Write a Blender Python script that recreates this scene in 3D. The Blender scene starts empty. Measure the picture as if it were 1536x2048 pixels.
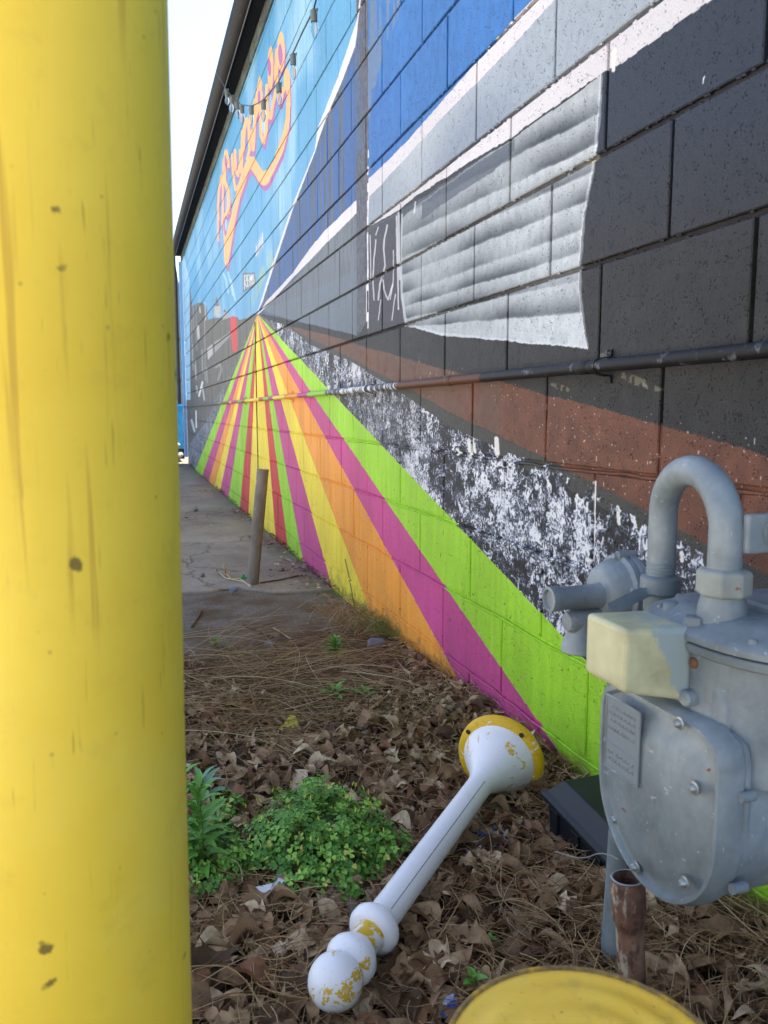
import bpy, bmesh, math, random
import numpy as np
from mathutils import Vector, Matrix
random.seed(7)
rng = np.random.default_rng(7)
SC = bpy.context.scene
COL = SC.collection

# ------------------------------------------------------------------ camera
CAM = Vector((-.88865, 0.0, .82)); FPX = 1598.89
YAW, PIT, ROL = .306790, -.124652, -.0013656
_h = Vector((math.sin(YAW), math.cos(YAW), 0)); _r = Vector((math.cos(YAW), -math.sin(YAW), 0)); _z = Vector((0, 0, 1))
FWD = _h*math.cos(PIT) + _z*math.sin(PIT)
_u = -_h*math.sin(PIT) + _z*math.cos(PIT)
RGT = _r*math.cos(ROL) + _u*math.sin(ROL)
UPV = -_r*math.sin(ROL) + _u*math.cos(ROL)
cd = bpy.data.cameras.new('camera'); cam = bpy.data.objects.new('camera', cd); COL.objects.link(cam)
cam.matrix_world = Matrix(((RGT.x, UPV.x, -FWD.x, CAM.x), (RGT.y, UPV.y, -FWD.y, CAM.y), (RGT.z, UPV.z, -FWD.z, CAM.z), (0, 0, 0, 1)))
cd.sensor_fit = 'HORIZONTAL'; cd.sensor_width = 36; cd.lens = 36*FPX/1536
cd.clip_start = .02; cd.clip_end = 2000
cd.dof.use_dof = True; cd.dof.focus_distance = 2.0; cd.dof.aperture_fstop = 15
SC.camera = cam

def ray(x, y):                      # direction through a pixel of the 1536 x 2048 photograph, forward component 1
    return FWD + RGT*((x-768)/FPX) + UPV*(-(y-1024)/FPX)
def at(x, y, d): return CAM + ray(x, y)*d
def onx(x, y, X=0.0):
    r = ray(x, y); return CAM + r*((X-CAM.x)/r.x)
def onz(x, y, Z=0.0):
    r = ray(x, y); return CAM + r*((Z-CAM.z)/r.z)

# ------------------------------------------------------------------ light
SUN_EL, SUN_AZ = math.radians(59), math.radians(72)     # azimuth from +Y towards +X: the sun stands behind the painted wall
w = bpy.data.worlds.new('World'); SC.world = w; w.use_nodes = True
nt = w.node_tree; nt.nodes.clear()
sky = nt.nodes.new('ShaderNodeTexSky'); sky.sky_type = 'NISHITA'; sky.sun_disc = False
sky.sun_elevation = SUN_EL; sky.sun_rotation = SUN_AZ; sky.air_density = 1.0; sky.dust_density = 1.0; sky.ozone_density = 1.0; sky.altitude = 100
bg = nt.nodes.new('ShaderNodeBackground'); bg.inputs[1].default_value = .080
wo = nt.nodes.new('ShaderNodeOutputWorld')
mixs = nt.nodes.new('ShaderNodeMix'); mixs.data_type = 'RGBA'; mixs.inputs[0].default_value = .12
nt.links.new(sky.outputs[0], mixs.inputs[6]); mixs.inputs[7].default_value = (5.2, 3.9, 2.6, 1)      # thin bright high haze over the whole sky
nt.links.new(mixs.outputs[2], bg.inputs[0]); nt.links.new(bg.outputs[0], wo.inputs[0])
sd = bpy.data.lights.new('sun', 'SUN'); sd.energy = 5; sd.angle = math.radians(.5); sd.color = (1, .92, .80)
sun = bpy.data.objects.new('sun', sd); COL.objects.link(sun)
sdir = Vector((math.sin(SUN_AZ)*math.cos(SUN_EL), math.cos(SUN_AZ)*math.cos(SUN_EL), math.sin(SUN_EL)))
sun.rotation_euler = sdir.to_track_quat('Z', 'Y').to_euler(); sun.location = (6, 3, 8)
SC.view_settings.view_transform = 'Standard'; SC.view_settings.look = 'None'
SC.view_settings.exposure = 2.42; SC.view_settings.gamma = 1.0; SC.view_settings.use_curve_mapping = False
SC.cycles.max_bounces = 8

# ------------------------------------------------------------------ helpers
def lin(c):
    c = [v/255 for v in c[:3]]
    return tuple((v/12.92 if v <= .04045 else ((v+.055)/1.055)**2.4) for v in c) + (1,)
def mat(name, base=(128, 128, 128), rough=.6, metal=0, spec=.5):
    m = bpy.data.materials.new(name); m.use_nodes = True
    b = m.node_tree.nodes['Principled BSDF']
    b.inputs['Base Color'].default_value = lin(base); b.inputs['Roughness'].default_value = rough
    b.inputs['Metallic'].default_value = metal; b.inputs['Specular IOR Level'].default_value = spec
    return m
class N:                            # a small node-graph writer
    def __init__(s, m): s.t = m.node_tree; s.b = s.t.nodes.get('Principled BSDF')
    def new(s, typ, **k):
        n = s.t.nodes.new(typ)
        for a, v in k.items(): setattr(n, a, v)
        return n
    def link(s, a, b): s.t.links.new(a, b)
    def val(s, sock, v):
        if isinstance(v, bpy.types.NodeSocket): s.link(v, sock)
        else: sock.default_value = v
    def math(s, op, a, b=None, c=None, clamp=False):
        n = s.new('ShaderNodeMath', operation=op, use_clamp=clamp); s.val(n.inputs[0], a)
        if b is not None: s.val(n.inputs[1], b)
        if c is not None: s.val(n.inputs[2], c)
        return n.outputs[0]
    def noise(s, scale, detail=4, rough=.55, vec=None, dist=0, col=False):
        n = s.new('ShaderNodeTexNoise'); n.inputs['Scale'].default_value = scale; n.inputs['Detail'].default_value = detail
        n.inputs['Roughness'].default_value = rough; n.inputs['Distortion'].default_value = dist
        if vec is not None: s.link(vec, n.inputs['Vector'])
        return n.outputs['Color' if col else 'Fac']
    def voro(s, scale, vec=None, feature='F1', out='Distance'):
        n = s.new('ShaderNodeTexVoronoi', feature=feature); n.inputs['Scale'].default_value = scale
        if vec is not None: s.link(vec, n.inputs['Vector'])
        return n.outputs[out]
    def ramp(s, fac, stops, interp='LINEAR'):
        n = s.new('ShaderNodeValToRGB'); n.color_ramp.interpolation = interp; e = n.color_ramp.elements
        while len(e) < len(stops): e.new(.5)
        for i, (p, c) in enumerate(stops):
            e[i].position = p; e[i].color = c if len(c) == 4 and max(c) <= 1 else lin(c)
        s.link(fac, n.inputs[0]); return n.outputs[0]
    def step(s, fac, a, b):          # 0 below a, 1 above b
        n = s.new('ShaderNodeMapRange'); n.inputs[1].default_value = a; n.inputs[2].default_value = b; s.link(fac, n.inputs[0]); return n.outputs[0]
    def mix(s, f, a, b, mode='MIX'):
        n = s.new('ShaderNodeMix', data_type='RGBA', blend_type=mode)
        s.val(n.inputs[0], f)
        for i, v in ((6, a), (7, b)):
            if isinstance(v, bpy.types.NodeSocket): s.link(v, n.inputs[i])
            else: n.inputs[i].default_value = lin(v)
        return n.outputs[2]
    def pos(s): return s.new('ShaderNodeNewGeometry').outputs['Position']
    def obj(s): return s.new('ShaderNodeTexCoord').outputs['Object']
    def scale(s, vec, sc, loc=(0, 0, 0)):
        n = s.new('ShaderNodeMapping'); n.inputs['Scale'].default_value = sc; n.inputs['Location'].default_value = loc; s.link(vec, n.inputs[0]); return n.outputs[0]
    def sep(s, vec):
        n = s.new('ShaderNodeSeparateXYZ'); s.link(vec, n.inputs[0]); return n.outputs
    def bump(s, h, strength=.5, dist=.002, prev=None):
        n = s.new('ShaderNodeBump'); n.inputs['Strength'].default_value = strength; n.inputs['Distance'].default_value = dist
        s.link(h, n.inputs['Height'])
        if prev is not None: s.link(prev, n.inputs['Normal'])
        return n.outputs[0]
    def out(s, col=None, rough=None, bump=None):
        if col is not None: s.link(col, s.b.inputs['Base Color'])
        if rough is not None: s.val(s.b.inputs['Roughness'], rough)
        if bump is not None: s.link(bump, s.b.inputs['Normal'])

class MB:                           # collects shapes, links them as ONE mesh object
    def __init__(s): s.v = []; s.f = []
    def add(s, vs, fs):
        o = len(s.v); s.v += [tuple(v) for v in vs]; s.f += [tuple(i+o for i in f) for f in fs]
    def box(s, lo, hi):
        x0, y0, z0 = lo; x1, y1, z1 = hi
        s.add([(x0,y0,z0),(x1,y0,z0),(x1,y1,z0),(x0,y1,z0),(x0,y0,z1),(x1,y0,z1),(x1,y1,z1),(x0,y1,z1)],
              [(0,3,2,1),(4,5,6,7),(0,1,5,4),(1,2,6,5),(2,3,7,6),(3,0,4,7)])
    def hexa(s, p):                  # 8 corners, bottom ring then top ring
        s.add(p, [(0,3,2,1),(4,5,6,7),(0,1,5,4),(1,2,6,5),(2,3,7,6),(3,0,4,7)])
    def lathe(s, a, d, prof, n=32, cap0=True, cap1=True, sx=1, sy=1, up=None):
        a = Vector(a); d = Vector(d).normalized()
        u = (Vector(up) if up is not None else (Vector((0, 0, 1)) if abs(d.z) < .9 else Vector((1, 0, 0))))
        u = (u - d*u.dot(d)).normalized(); v = d.cross(u)
        vs = []; fs = []
        for (t, r) in prof:
            for i in range(n):
                an = 2*math.pi*i/n; vs.append(a + d*t + u*(r*sx*math.cos(an)) + v*(r*sy*math.sin(an)))
        for k in range(len(prof)-1):
            for i in range(n):
                j = (i+1) % n; fs.append((k*n+i, k*n+j, (k+1)*n+j, (k+1)*n+i))
        if cap0: fs.append(tuple(reversed(range(n))))
        if cap1: fs.append(tuple((len(prof)-1)*n+i for i in range(n)))
        s.add(vs, fs)
    def cyl(s, p, q, r, r2=None, n=24):
        p = Vector(p); q = Vector(q); L = (q-p).length
        s.lathe(p, q-p, [(0, r), (L, r if r2 is None else r2)], n)
    def tube(s, pts, r, n=12, closed=False):
        pts = [Vector(p) for p in pts]; vs = []; fs = []
        m = len(pts); ref = None
        for i, p in enumerate(pts):
            d = (pts[min(i+1, m-1)] - pts[max(i-1, 0)]).normalized()
            if ref is None: ref = Vector((0, 0, 1)) if abs(d.z) < .9 else Vector((1, 0, 0))
            u = (ref - d*ref.dot(d)).normalized(); ref = u; v = d.cross(u)
            rr = r[i] if isinstance(r, (list, tuple)) else r
            for k in range(n):
                an = 2*math.pi*k/n; vs.append(p + u*(rr*math.cos(an)) + v*(rr*math.sin(an)))
        for i in range(m-1):
            for k in range(n):
                j = (k+1) % n; fs.append((i*n+k, i*n+j, (i+1)*n+j, (i+1)*n+k))
        fs.append(tuple(reversed(range(n)))); fs.append(tuple((m-1)*n+k for k in range(n)))
        s.add(vs, fs)
    def prism(s, poly, vec):         # polygon of 3D points extruded by vec
        poly = [Vector(p) for p in poly]; n = len(poly); vec = Vector(vec)
        s.add(poly + [p+vec for p in poly], [tuple(reversed(range(n))), tuple(range(n, 2*n))] + [(i, (i+1) % n, n+(i+1) % n, n+i) for i in range(n)])
    def build(s, name, m, parent=None, smooth=None, bevel=0, seg=2, sub=0):
        me = bpy.data.meshes.new(name); me.from_pydata(s.v, [], s.f); me.validate()
        bm = bmesh.new(); bm.from_mesh(me); bmesh.ops.recalc_face_normals(bm, faces=bm.faces); bm.to_mesh(me); bm.free()
        me.materials.append(m)
        o = bpy.data.objects.new(name, me); COL.objects.link(o)
        if smooth is not None:
            me.polygons.foreach_set('use_smooth', [True]*len(me.polygons))
            me.set_sharp_from_angle(angle=math.radians(smooth))
        if bevel:
            b = o.modifiers.new('bevel', 'BEVEL'); b.width = bevel; b.segments = seg; b.limit_method = 'ANGLE'; b.angle_limit = math.radians(35)
        if parent is not None:
            o.parent = parent; o.matrix_parent_inverse = Matrix.Translation(-parent.location)
        return o
def tag(o, label=None, cat=None, group=None, kind=None):
    if label: o['label'] = label
    if cat: o['category'] = cat
    if group: o['group'] = group
    if kind: o['kind'] = kind
    return o
def empty(name, loc, label, cat, group=None):
    o = bpy.data.objects.new(name, None); COL.objects.link(o); o.location = loc; o.empty_display_size = .05
    return tag(o, label, cat, group)

# ------------------------------------------------------------------ the mural: flat paint, drawn in wall coordinates (s along the wall, z up)
UC = .2032; ZTOP = 1.7188                      # course height, height of bed joint 0
def bed(n): return ZTOP - n*UC
S0 = .99524                                    # a head joint of the even rows
TW, TH = 3584, 1792
SA, SB, ZA, ZB = -1.0, 13.6, -.2, 3.5
lu0, lu1 = math.log(SA+1.5), math.log(SB+1.5)
s_c = (np.exp(lu0 + (np.arange(TW)+.5)/TW*(lu1-lu0)) - 1.5).astype(np.float32)
z_r = (ZA + (np.arange(TH)+.5)/TH*(ZB-ZA)).astype(np.float32)
def lut(fx, fz, seed, lo=0):                    # separable value noise
    g = np.random.default_rng(seed)
    nx = int((SB-SA)*fx)+3; nz = int((ZB-ZA)*fz)+3
    G = g.random((nz, nx)).astype(np.float32)
    a = (s_c-SA)*fx; b = (z_r-ZA)*fz
    i = a.astype(int); wv = a-i; wv = wv*wv*(3-2*wv); j = b.astype(int); wz = (b-j)[:, None]; wz = wz*wz*(3-2*wz)
    T = G[j]*(1-wz) + G[j+1]*wz
    return T[:, i]*(1-wv) + T[:, i+1]*wv
Sg, Zg = np.meshgrid(s_c, z_r)
wob1 = lut(9, 9, 1)-.5; wob2 = lut(60, 60, 2)-.5
Sw = Sg + .006*wob1 + .005*wob2; Zw = Zg + .004*(lut(11, 11, 3)-.5) + .003*(lut(60, 60, 4)-.5)
# where the photograph sees each texel, so that measured outlines can be transferred to the wall
def photo(S, Z):
    dx, dy, dz = -CAM.x, S-CAM.y, Z-CAM.z
    f = dx*FWD.x + dy*FWD.y + dz*FWD.z; f = np.where(f < .15, .15, f)
    return 768 + FPX*(dx*RGT.x+dy*RGT.y+dz*RGT.z)/f, 1024 - FPX*(dx*UPV.x+dy*UPV.y+dz*UPV.z)/f
XP, YP = photo(Sw, Zw); XP = XP.astype(np.float32); YP = YP.astype(np.float32)
colmin = XP.min(0); colmax = XP.max(0); rowmin = YP.min(1); rowmax = YP.max(1)
C = np.zeros((TH, TW, 3), np.float32)
def c3(c): return np.array(c, np.float32)/255
def win(x0, x1, y0, y1):
    cs = np.where((colmax >= x0) & (colmin <= x1))[0]; rs = np.where((rowmax >= y0) & (rowmin <= y1))[0]
    if len(cs) == 0 or len(rs) == 0: return None
    return slice(rs[0], rs[-1]+1), slice(cs[0], cs[-1]+1)
def inside(pts, X, Y):
    m = np.zeros(X.shape, bool); n = len(pts)
    for i in range(n):
        (x0, y0), (x1, y1) = pts[i], pts[(i+1) % n]
        if y0 == y1: continue
        c = ((y0 > Y) != (y1 > Y)) & (X < (x1-x0)*(Y-y0)/(y1-y0)+x0)
        m ^= c
    return m
def polym(pts, dx=0, dy=0):
    xs = [p[0]+dx for p in pts]; ys = [p[1]+dy for p in pts]
    w_ = win(min(xs), max(xs), min(ys), max(ys))
    if w_ is None: return None, None
    return w_, inside([(p[0]+dx, p[1]+dy) for p in pts], XP[w_], YP[w_])
def put(w_, m, col, alpha=1.0):
    if w_ is None: return
    a = (m*alpha).astype(np.float32)[..., None]
    col = c3(col) if not isinstance(col, np.ndarray) else col
    C[w_] = C[w_]*(1-a) + col*a
def poly(pts, col, alpha=1.0): w_, m = polym(pts); put(w_, m, col, alpha)
def strokem(pts, hw, soft=.35):
    xs = [p[0] for p in pts]; ys = [p[1] for p in pts]; H = hw if not isinstance(hw, (list, tuple)) else max(hw)
    w_ = win(min(xs)-H, max(xs)+H, min(ys)-H, max(ys)+H)
    if w_ is None: return None, None
    X, Y = XP[w_], YP[w_]; best = np.full(X.shape, 9., np.float32)
    for i in range(len(pts)-1):
        (x0, y0), (x1, y1) = pts[i], pts[i+1]; dx, dy = x1-x0, y1-y0; L = dx*dx+dy*dy+1e-6
        t = np.clip(((X-x0)*dx+(Y-y0)*dy)/L, 0, 1)
        h = hw if not isinstance(hw, (list, tuple)) else hw[i]+(hw[i+1]-hw[i])*t
        best = np.minimum(best, np.hypot(X-x0-t*dx, Y-y0-t*dy)/h)
    return w_, np.clip((1-best)/soft, 0, 1)
def stroke(pts, hw, col, alpha=1.0, soft=.35): w_, m = strokem(pts, hw, soft); put(w_, m, col, alpha)
def ellp(cx, cy, rx, ry, rot=0, n=24):
    c_, s_ = math.cos(rot), math.sin(rot)
    return [(cx+rx*math.cos(t)*c_-ry*math.sin(t)*s_, cy+rx*math.cos(t)*s_+ry*math.sin(t)*c_) for t in [2*math.pi*i/n for i in range(n)]]

# --- sky of the mural
t = np.clip((Zg-1.3)/1.9, 0, 1)[..., None]
C[:] = c3((110, 168, 208))*(1-t) + c3((74, 146, 194))*t
cl = np.clip((lut(1.6, 1.8, 11)*.55 + lut(5, 5, 12)*.3 + lut(40, 6, 13)*.15 - .47)*4, 0, 1)[..., None]
near = np.clip((6.5-Sg)/3, 0, 1)[..., None]
C[:] = C*(1-.5*cl*(.55+.45*near)) + c3((214, 230, 240))*.5*cl*(.55+.45*near)
C[:] *= (.96+.08*lut(90, 5, 14))[..., None]
# warm smudges left of the locomotive
for q, a in (([(497, 640), (505, 575), (530, 520), (545, 500), (548, 530), (528, 560), (512, 600)], .45),):
    w_, m = polym(q); put(w_, m*(lut(25, 8, 15)[w_] > .45), (178, 196, 150), a)
# --- everything below the horizon at left: olive grey
olive = lambda w_: (c3((104, 102, 96))[None, None]*(.82+.3*lut(70, 6, 16)[w_])[..., None])
base = [(340, 600), (377, 585), (380, 574), (384, 612), (396, 606), (404, 605), (413, 612), (416, 640), (428, 636), (444, 636), (447, 633),
        (462, 636), (475, 634), (478, 640), (495, 636), (506, 628), (517, 624), (700, 672), (720, 1000), (560, 1150), (300, 1150)]
w_, m = polym(base)
put(w_, m, olive(w_))
# pale edge strip at the far end of the wall
w_, m = polym([(340, 520), (366, 500), (379, 560), (381, 800), (372, 800), (366, 830), (340, 900)]); put(w_, m, (160, 205, 238), .92)
poly([(430, 612), (433, 590), (438, 612), (440, 614)], (122, 110, 108))
poly([(428, 613), (441, 611), (442, 632), (436, 634), (427, 632)], (176, 178, 178))
poly([(446, 627), (449, 618), (453, 626), (460, 634), (446, 640)], (168, 160, 165))
poly([(447, 624), (449, 617), (453, 625)], (100, 98, 94))
for x0, y0, y1, a in ((386, 612, 660, .4), (392, 608, 700, .3), (399, 612, 625, .8), (410, 606, 640, .7), (395, 652, 678, .9), (397, 650, 676, .8), (385, 690, 740, .4), (383, 640, 720, .4),
                      (404, 700, 745, .5), (409, 640, 760, .35), (391, 720, 760, .4), (413, 735, 765, .4), (393, 772, 785, .8), (390, 730, 755, .5)):
    stroke([(x0, y0), (x0+1.5, y1)], 1.6, (200, 203, 206), a)
poly([(414, 697), (425, 688), (426, 708), (416, 720)], (190, 194, 198), .85)
poly([(428, 684), (443, 676), (460, 664), (461, 672), (444, 690), (430, 706)], (165, 170, 176), .7)
stroke([(432, 735), (440, 728), (443, 740), (436, 760)], 2.2, (170, 172, 176), .6); stroke([(405, 764), (398, 792)], 2.2, (225, 228, 230), .9); stroke([(405, 775), (409, 800)], 1.8, (200, 203, 205), .8)
poly([(461, 634), (468, 632), (473, 636), (475, 700), (472, 704), (465, 704), (461, 660)], (205, 66, 66))
# gravel to the left of the rainbow
def gravel(w_, far):
    rr_, cc_ = np.meshgrid(np.arange(w_[0].start, w_[0].stop), np.arange(w_[1].start, w_[1].stop), indexing='ij')
    dr = ((lut(30, 26, 91)[w_]-.5)*15 + (lut(110, 90, 92)[w_]-.5)*12).astype(int); dc = ((lut(24, 30, 93)[w_]-.5)*18 + (lut(130, 110, 94)[w_]-.5)*14).astype(int)
    ri_ = np.clip(rr_+dr, 0, TH-1); ci_ = np.clip(cc_+dc, 0, TW-1)
    k = lambda fx, fz, sd: lut(fx, fz, sd)[ri_, ci_]
    if far: n = .45*k(110, 16, 21)+.35*k(45, 7, 22)+.2*k(220, 40, 23)
    else: n = .24*k(16, 11, 24)+.36*k(70, 44, 25)+.40*k(230, 150, 26)+.16*(k(6, 8, 28)-.5)
    n = (n-.5)*(1.9 if far else 2.05)+.448
    r = np.array([0, .32, .47, .60, .68, 1.0]); pal = np.array([(26, 26, 30), (40, 41, 47), (84, 92, 110), (150, 156, 174), (222, 224, 232), (236, 236, 242)])/255
    return np.stack([np.interp(n, r, pal[:, i]) for i in range(3)], -1).astype(np.float32)
w_, m = polym([(448, 770), (430, 800), (412, 845), (385, 880), (372, 900), (366, 960), (400, 960), (515, 628)])
put(w_, m*(lut(60, 10, 27)[w_]+np.clip((YP[w_]-800)/80, -.2, .6) > .45), gravel(w_, True)*.55+.45*c3((128, 134, 150)))
stroke([(383, 840), (389, 862)], 2.5, (205, 208, 214), .9); stroke([(392, 822), (392.5, 855)], 1.6, (235, 236, 240), 1)

# --- locomotive side
D = [(515, 626), (544, 534), (583, 417), (630, 300), (655, 230), (690, 140), (712, 94), (728, -60), (1700, -900), (2600, -700), (2600, 2300), (1500, 1900), (1231, 1382), (900, 900)]
w_, m = polym(D); put(w_, m, c3((40, 40, 41))[None, None]*(.86+.26*lut(30, 26, 31)[w_])[..., None])
# slate of the upper front, turning to olive lower down
w_, m = polym([(1176, 300), (1203, 145), (1236, 128), (1423, 0), (1700, -200), (2600, -700), (2600, 900), (1157, 545)])
put(w_, m, c3((38, 46, 62)), np.clip((560-YP[w_])/330, 0, 1)*.95)
# dark blue-grey body between the white stripe and the dark column
w_, m = polym([(515, 626), (544, 534), (583, 417), (630, 300), (655, 230), (681, 170), (711, 92), (728, -60), (740, -60), (736, 600), (712, 670), (580, 640)])
put(w_, m, c3((76, 90, 116))[None, None]*(.8+.35*lut(120, 7, 32)[w_])[..., None])
w_, m = polym([(517, 622), (546, 540), (590, 410), (640, 290), (690, 165), (711, 92), (725, -60), (737, -60), (735, 340), (713, 400), (653, 458), (618, 499), (585, 548), (536, 599)])
b_ = np.clip((lut(22, 1.4, 33)[w_]-.36)*4, 0, 1)*np.clip(1.1-.5*(lut(120, 20, 34)[w_]), 0, 1)
put(w_, m, (46, 92, 164), b_*.9)
# bright blue panels
BL = [(735, -80), (1110, -80), (1063, 0), (975, 94), (936, 144), (847, 246), (796, 300), (737, 358)]
w_, m = polym(BL); put(w_, m, c3((50, 108, 178))[None, None]*(.93+.12*lut(60, 30, 35)[w_])[..., None])
w_, m = polym([(736, -40), (810, -40), (795, 40), (770, 90), (745, 200), (736, 250)]); put(w_, m*(lut(45, 4, 36)[w_] > .5), (122, 128, 146), .6)
w_, m = polym([(742, 180), (800, 130), (800, 300), (742, 345)]); put(w_, m*(lut(30, 2, 37)[w_] > .55), (44, 96, 168), .5)
# dark speckled column with a dashed white line
w_, m = polym([(713, -40), (736, -40), (735.5, 640), (716, 672), (713, 640)]); put(w_, m, c3((84, 86, 98))[None, None]*(.72+.5*lut(150, 90, 38)[w_])[..., None])
w_, m = polym([(712, 60), (725, 60), (724, 300), (712, 300)]); put(w_, m*(lut(60, 6, 39)[w_] > .52), (62, 100, 160), .55)
# pale panel left of the column and its lower edge
w_, m = polym([(523, 620), (585, 563), (618, 523), (664, 476), (712, 428), (714, 671), (705, 668), (658, 657), (600, 644), (578, 638)])
put(w_, m, c3((100, 108, 118))[None, None]*(.9+.2*lut(90, 10, 40)[w_])[..., None])
w_, m = polym([(523, 622), (600, 592), (714, 540), (714, 671), (658, 657), (578, 638)]); put(w_, m, (104, 118, 136), .45)
# white lower line of the panel
poly([(513, 629), (536, 599), (585, 546), (618, 499), (653, 458), (713, 400), (713, 427), (663, 476), (618, 523), (585, 556), (540, 606), (518, 628)], (212, 209, 216))
# white leading edge
poly([(513, 629), (522, 600), (543, 532), (583, 415), (606, 358), (630, 298), (636, 254), (675, 156), (714, 39), (728, -60), (730, -60), (718, 30), (711, 92), (681, 170), (655, 230), (640, 272), (631, 302), (585, 422), (546, 538), (525, 604)], (210, 211, 220))
# --- front of the locomotive, right of the column
poly([(737, 358), (796, 300), (847, 246), (936, 144), (975, 94), (1063, 0), (1110, -60), (1500, -60), (1424, 0), (1343, 58), (1236, 130), (1209, 142), (1164, 174), (1030, 270), (981, 300), (835, 390), (796, 421), (734, 456)], (204, 202, 210))
PP = [(737, 452), (739, 393), (765, 366), (825, 300), (936, 182), (1034, 82), (1108, 0), (1130, -40), (1345, -40), (1318, 0), (1209, 80), (1108, 164), (936, 297), (836, 372), (767, 425)]
w_, m = polym(PP)
sh = np.clip(.5+(lut(2.3, 3, 41)[w_]-.5)*1.6, 0, 1)[..., None]
put(w_, m, (c3((178, 188, 198))*(1-sh)+c3((128, 140, 158))*sh)*(.97+.06*lut(80, 60, 42)[w_])[..., None])
# dark wedge above the grille and number panel
w_, m = polym([(735, 458), (796, 424), (840, 398), (980, 306), (1030, 276), (1032, 300), (1000, 330), (900, 395), (843, 430), (806, 450), (803, 600), (812, 650), (736, 672)])
put(w_, m, (74, 82, 96), .92)
poly([(737, 462), (794, 428), (797, 440), (799, 560), (808, 648), (737, 672)], (62, 60, 70), .95)
# grille
GR = [(800, 440), (843, 402), (981, 306), (1030, 275), (1164, 178), (1203, 146), (1193, 300), (1165, 450), (1157, 545), (1160, 620), (1175, 698), (1100, 690), (1010, 682), (890, 672), (812, 652), (803, 600)]
w_, m = polym(GR); X, Y = XP[w_], YP[w_]
ln_x = [(827, 1174)]
lines = [((843, 412), (1174, 240)), ((843, 455), (1178, 297)), ((840, 500), (1170, 352)), ((847, 534), (1164, 408)), ((847, 573), (1160, 464)), ((827, 608), (1159, 508)), ((827, 634), (1155, 562)), ((840, 652), (1150, 627))]
yl = [(a[1] + (X-a[0])*(b[1]-a[1])/(b[0]-a[0])) for a, b in lines]
g = np.full(X.shape, .75, np.float32)
top = yl[0]-52
for k in range(len(yl)):
    up = top if k == 0 else yl[k-1]
    mm = (Y >= up) & (Y < yl[k]); fr = np.clip((Y-up)/np.maximum(yl[k]-up, 1), 0, 1)
    smudge = .45+1.3*(lut(5, 1.5, 43+k)[w_]-.3)
    g = np.where(mm, .88-.78*np.clip(fr, 0, 1)**1.5*np.clip((1-fr)*9, .0, 1)**.5*np.clip(smudge, .25, 1.15)-.10*(k < 2), g)
g = np.where(Y >= yl[-1], .93, g)
g = g*(.93+.14*lut(70, 45, 52)[w_])+.05*(lut(160, 110, 53)[w_]-.5)
gx = np.clip((X-800)/360, 0, 1); g = g*(.80+.2*gx)
cg = np.stack([.20+.60*g, .22+.61*g, .25+.61*g], -1)
put(w_, m, cg.astype(np.float32))
w_, m = polym([(843, 406), (981, 310), (1028, 278), (1029, 300), (985, 345), (900, 398), (843, 440)]); put(w_, m, (76, 84, 98), .75)
stroke([(1203, 148), (1198, 230), (1190, 310), (1166, 440), (1158, 540), (1161, 620), (1174, 694)], 4, (226, 230, 238), .45)
stroke([(803, 430), (800, 500), (803, 590), (812, 650)], 3.2, (190, 196, 206), .8)
stroke([(797, 425), (797, 520), (799, 560)], 2.5, (200, 205, 214), .8)
stroke([(820, 652), (890, 668), (1010, 680), (1100, 688), (1170, 694)], 3, (220, 226, 238), .4)
for q, h in ((([(736, 466), (736, 640)]), 2.0), (([(775, 450), (769, 480), (768, 500), (771, 530), (760, 570), (757, 600)]), 2), (([(752, 480), (748, 520), (746, 560), (748, 600)]), 1.6),
             (([(757, 455), (752, 470)]), 1.4), (([(741, 470), (742, 560)]), 1.2), (([(787, 500), (786, 560), (780, 600)]), 1.2), (([(785, 570), (776, 600), (768, 580), (766, 560)]), 1.8), (([(762, 600), (757, 640)]), 1.2), (([(790, 590), (783, 640)]), 1.4), (([(830, 405), (828, 425)]), 2), (([(793, 432), (796, 620)]), 2.0)):
    stroke(q, h, (214, 216, 226), .8)
for k in range(11):                                    # dashes
    y0 = 300+k*34; stroke([(736, y0), (736, y0+15)], 1.6, (225, 226, 232), .95)
stroke([(735, 571), (735, 640)], 3.0, (232, 233, 238), .95); stroke([(735.5, 582), (735.5, 622)], 1.8, (40, 40, 44), 1)
stroke([(1409, 154), (1407, 168)], 1.8, (235, 238, 245), 1, .6)
stroke([(1228, 100), (1226, 140)], 5, (236, 236, 222), .9); stroke([(1160, 335), (1192, 318)], 4.5, (226, 216, 176), .7)
# --- brown band
BR = [(570, 652), (600, 657), (660, 671), (734, 695), (796, 711), (886, 738), (941, 750), (1020, 768), (1091, 790), (1160, 806), (1236, 828), (1313, 850), (1400, 872), (1470, 893), (1536, 915), (1800, 1010), (2600, 1200),
      (2600, 1900), (1536, 1150), (1410, 1088), (1306, 1030), (1264, 1007), (1199, 974), (1091, 917), (997, 871), (938, 844), (837, 789), (781, 759), (730, 734), (680, 704), (621, 677)]
w_, m = polym(BR); put(w_, m, c3((106, 66, 50))[None, None]*(.88+.22*lut(40, 40, 61)[w_])[..., None])
w_, m = polym([(570, 652), (660, 671), (796, 711), (900, 742), (1000, 765), (1000, 871), (938, 844), (837, 789), (730, 734), (621, 677)]); put(w_, m, (92, 84, 76), .35*(lut(30, 14, 62)[w_] > .4))
# olive strip under the brown band
w_, m = polym([(560, 648), (621, 677), (680, 704), (781, 759), (938, 844), (1091, 917), (1264, 1007), (1410, 1088), (1536, 1150), (2600, 1900), (2600, 2400), (1536, 1230), (1300, 1075), (1180, 1000), (1080, 950), (900, 880), (760, 790), (620, 700)])
put(w_, m, (66, 66, 62), .95)
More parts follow.
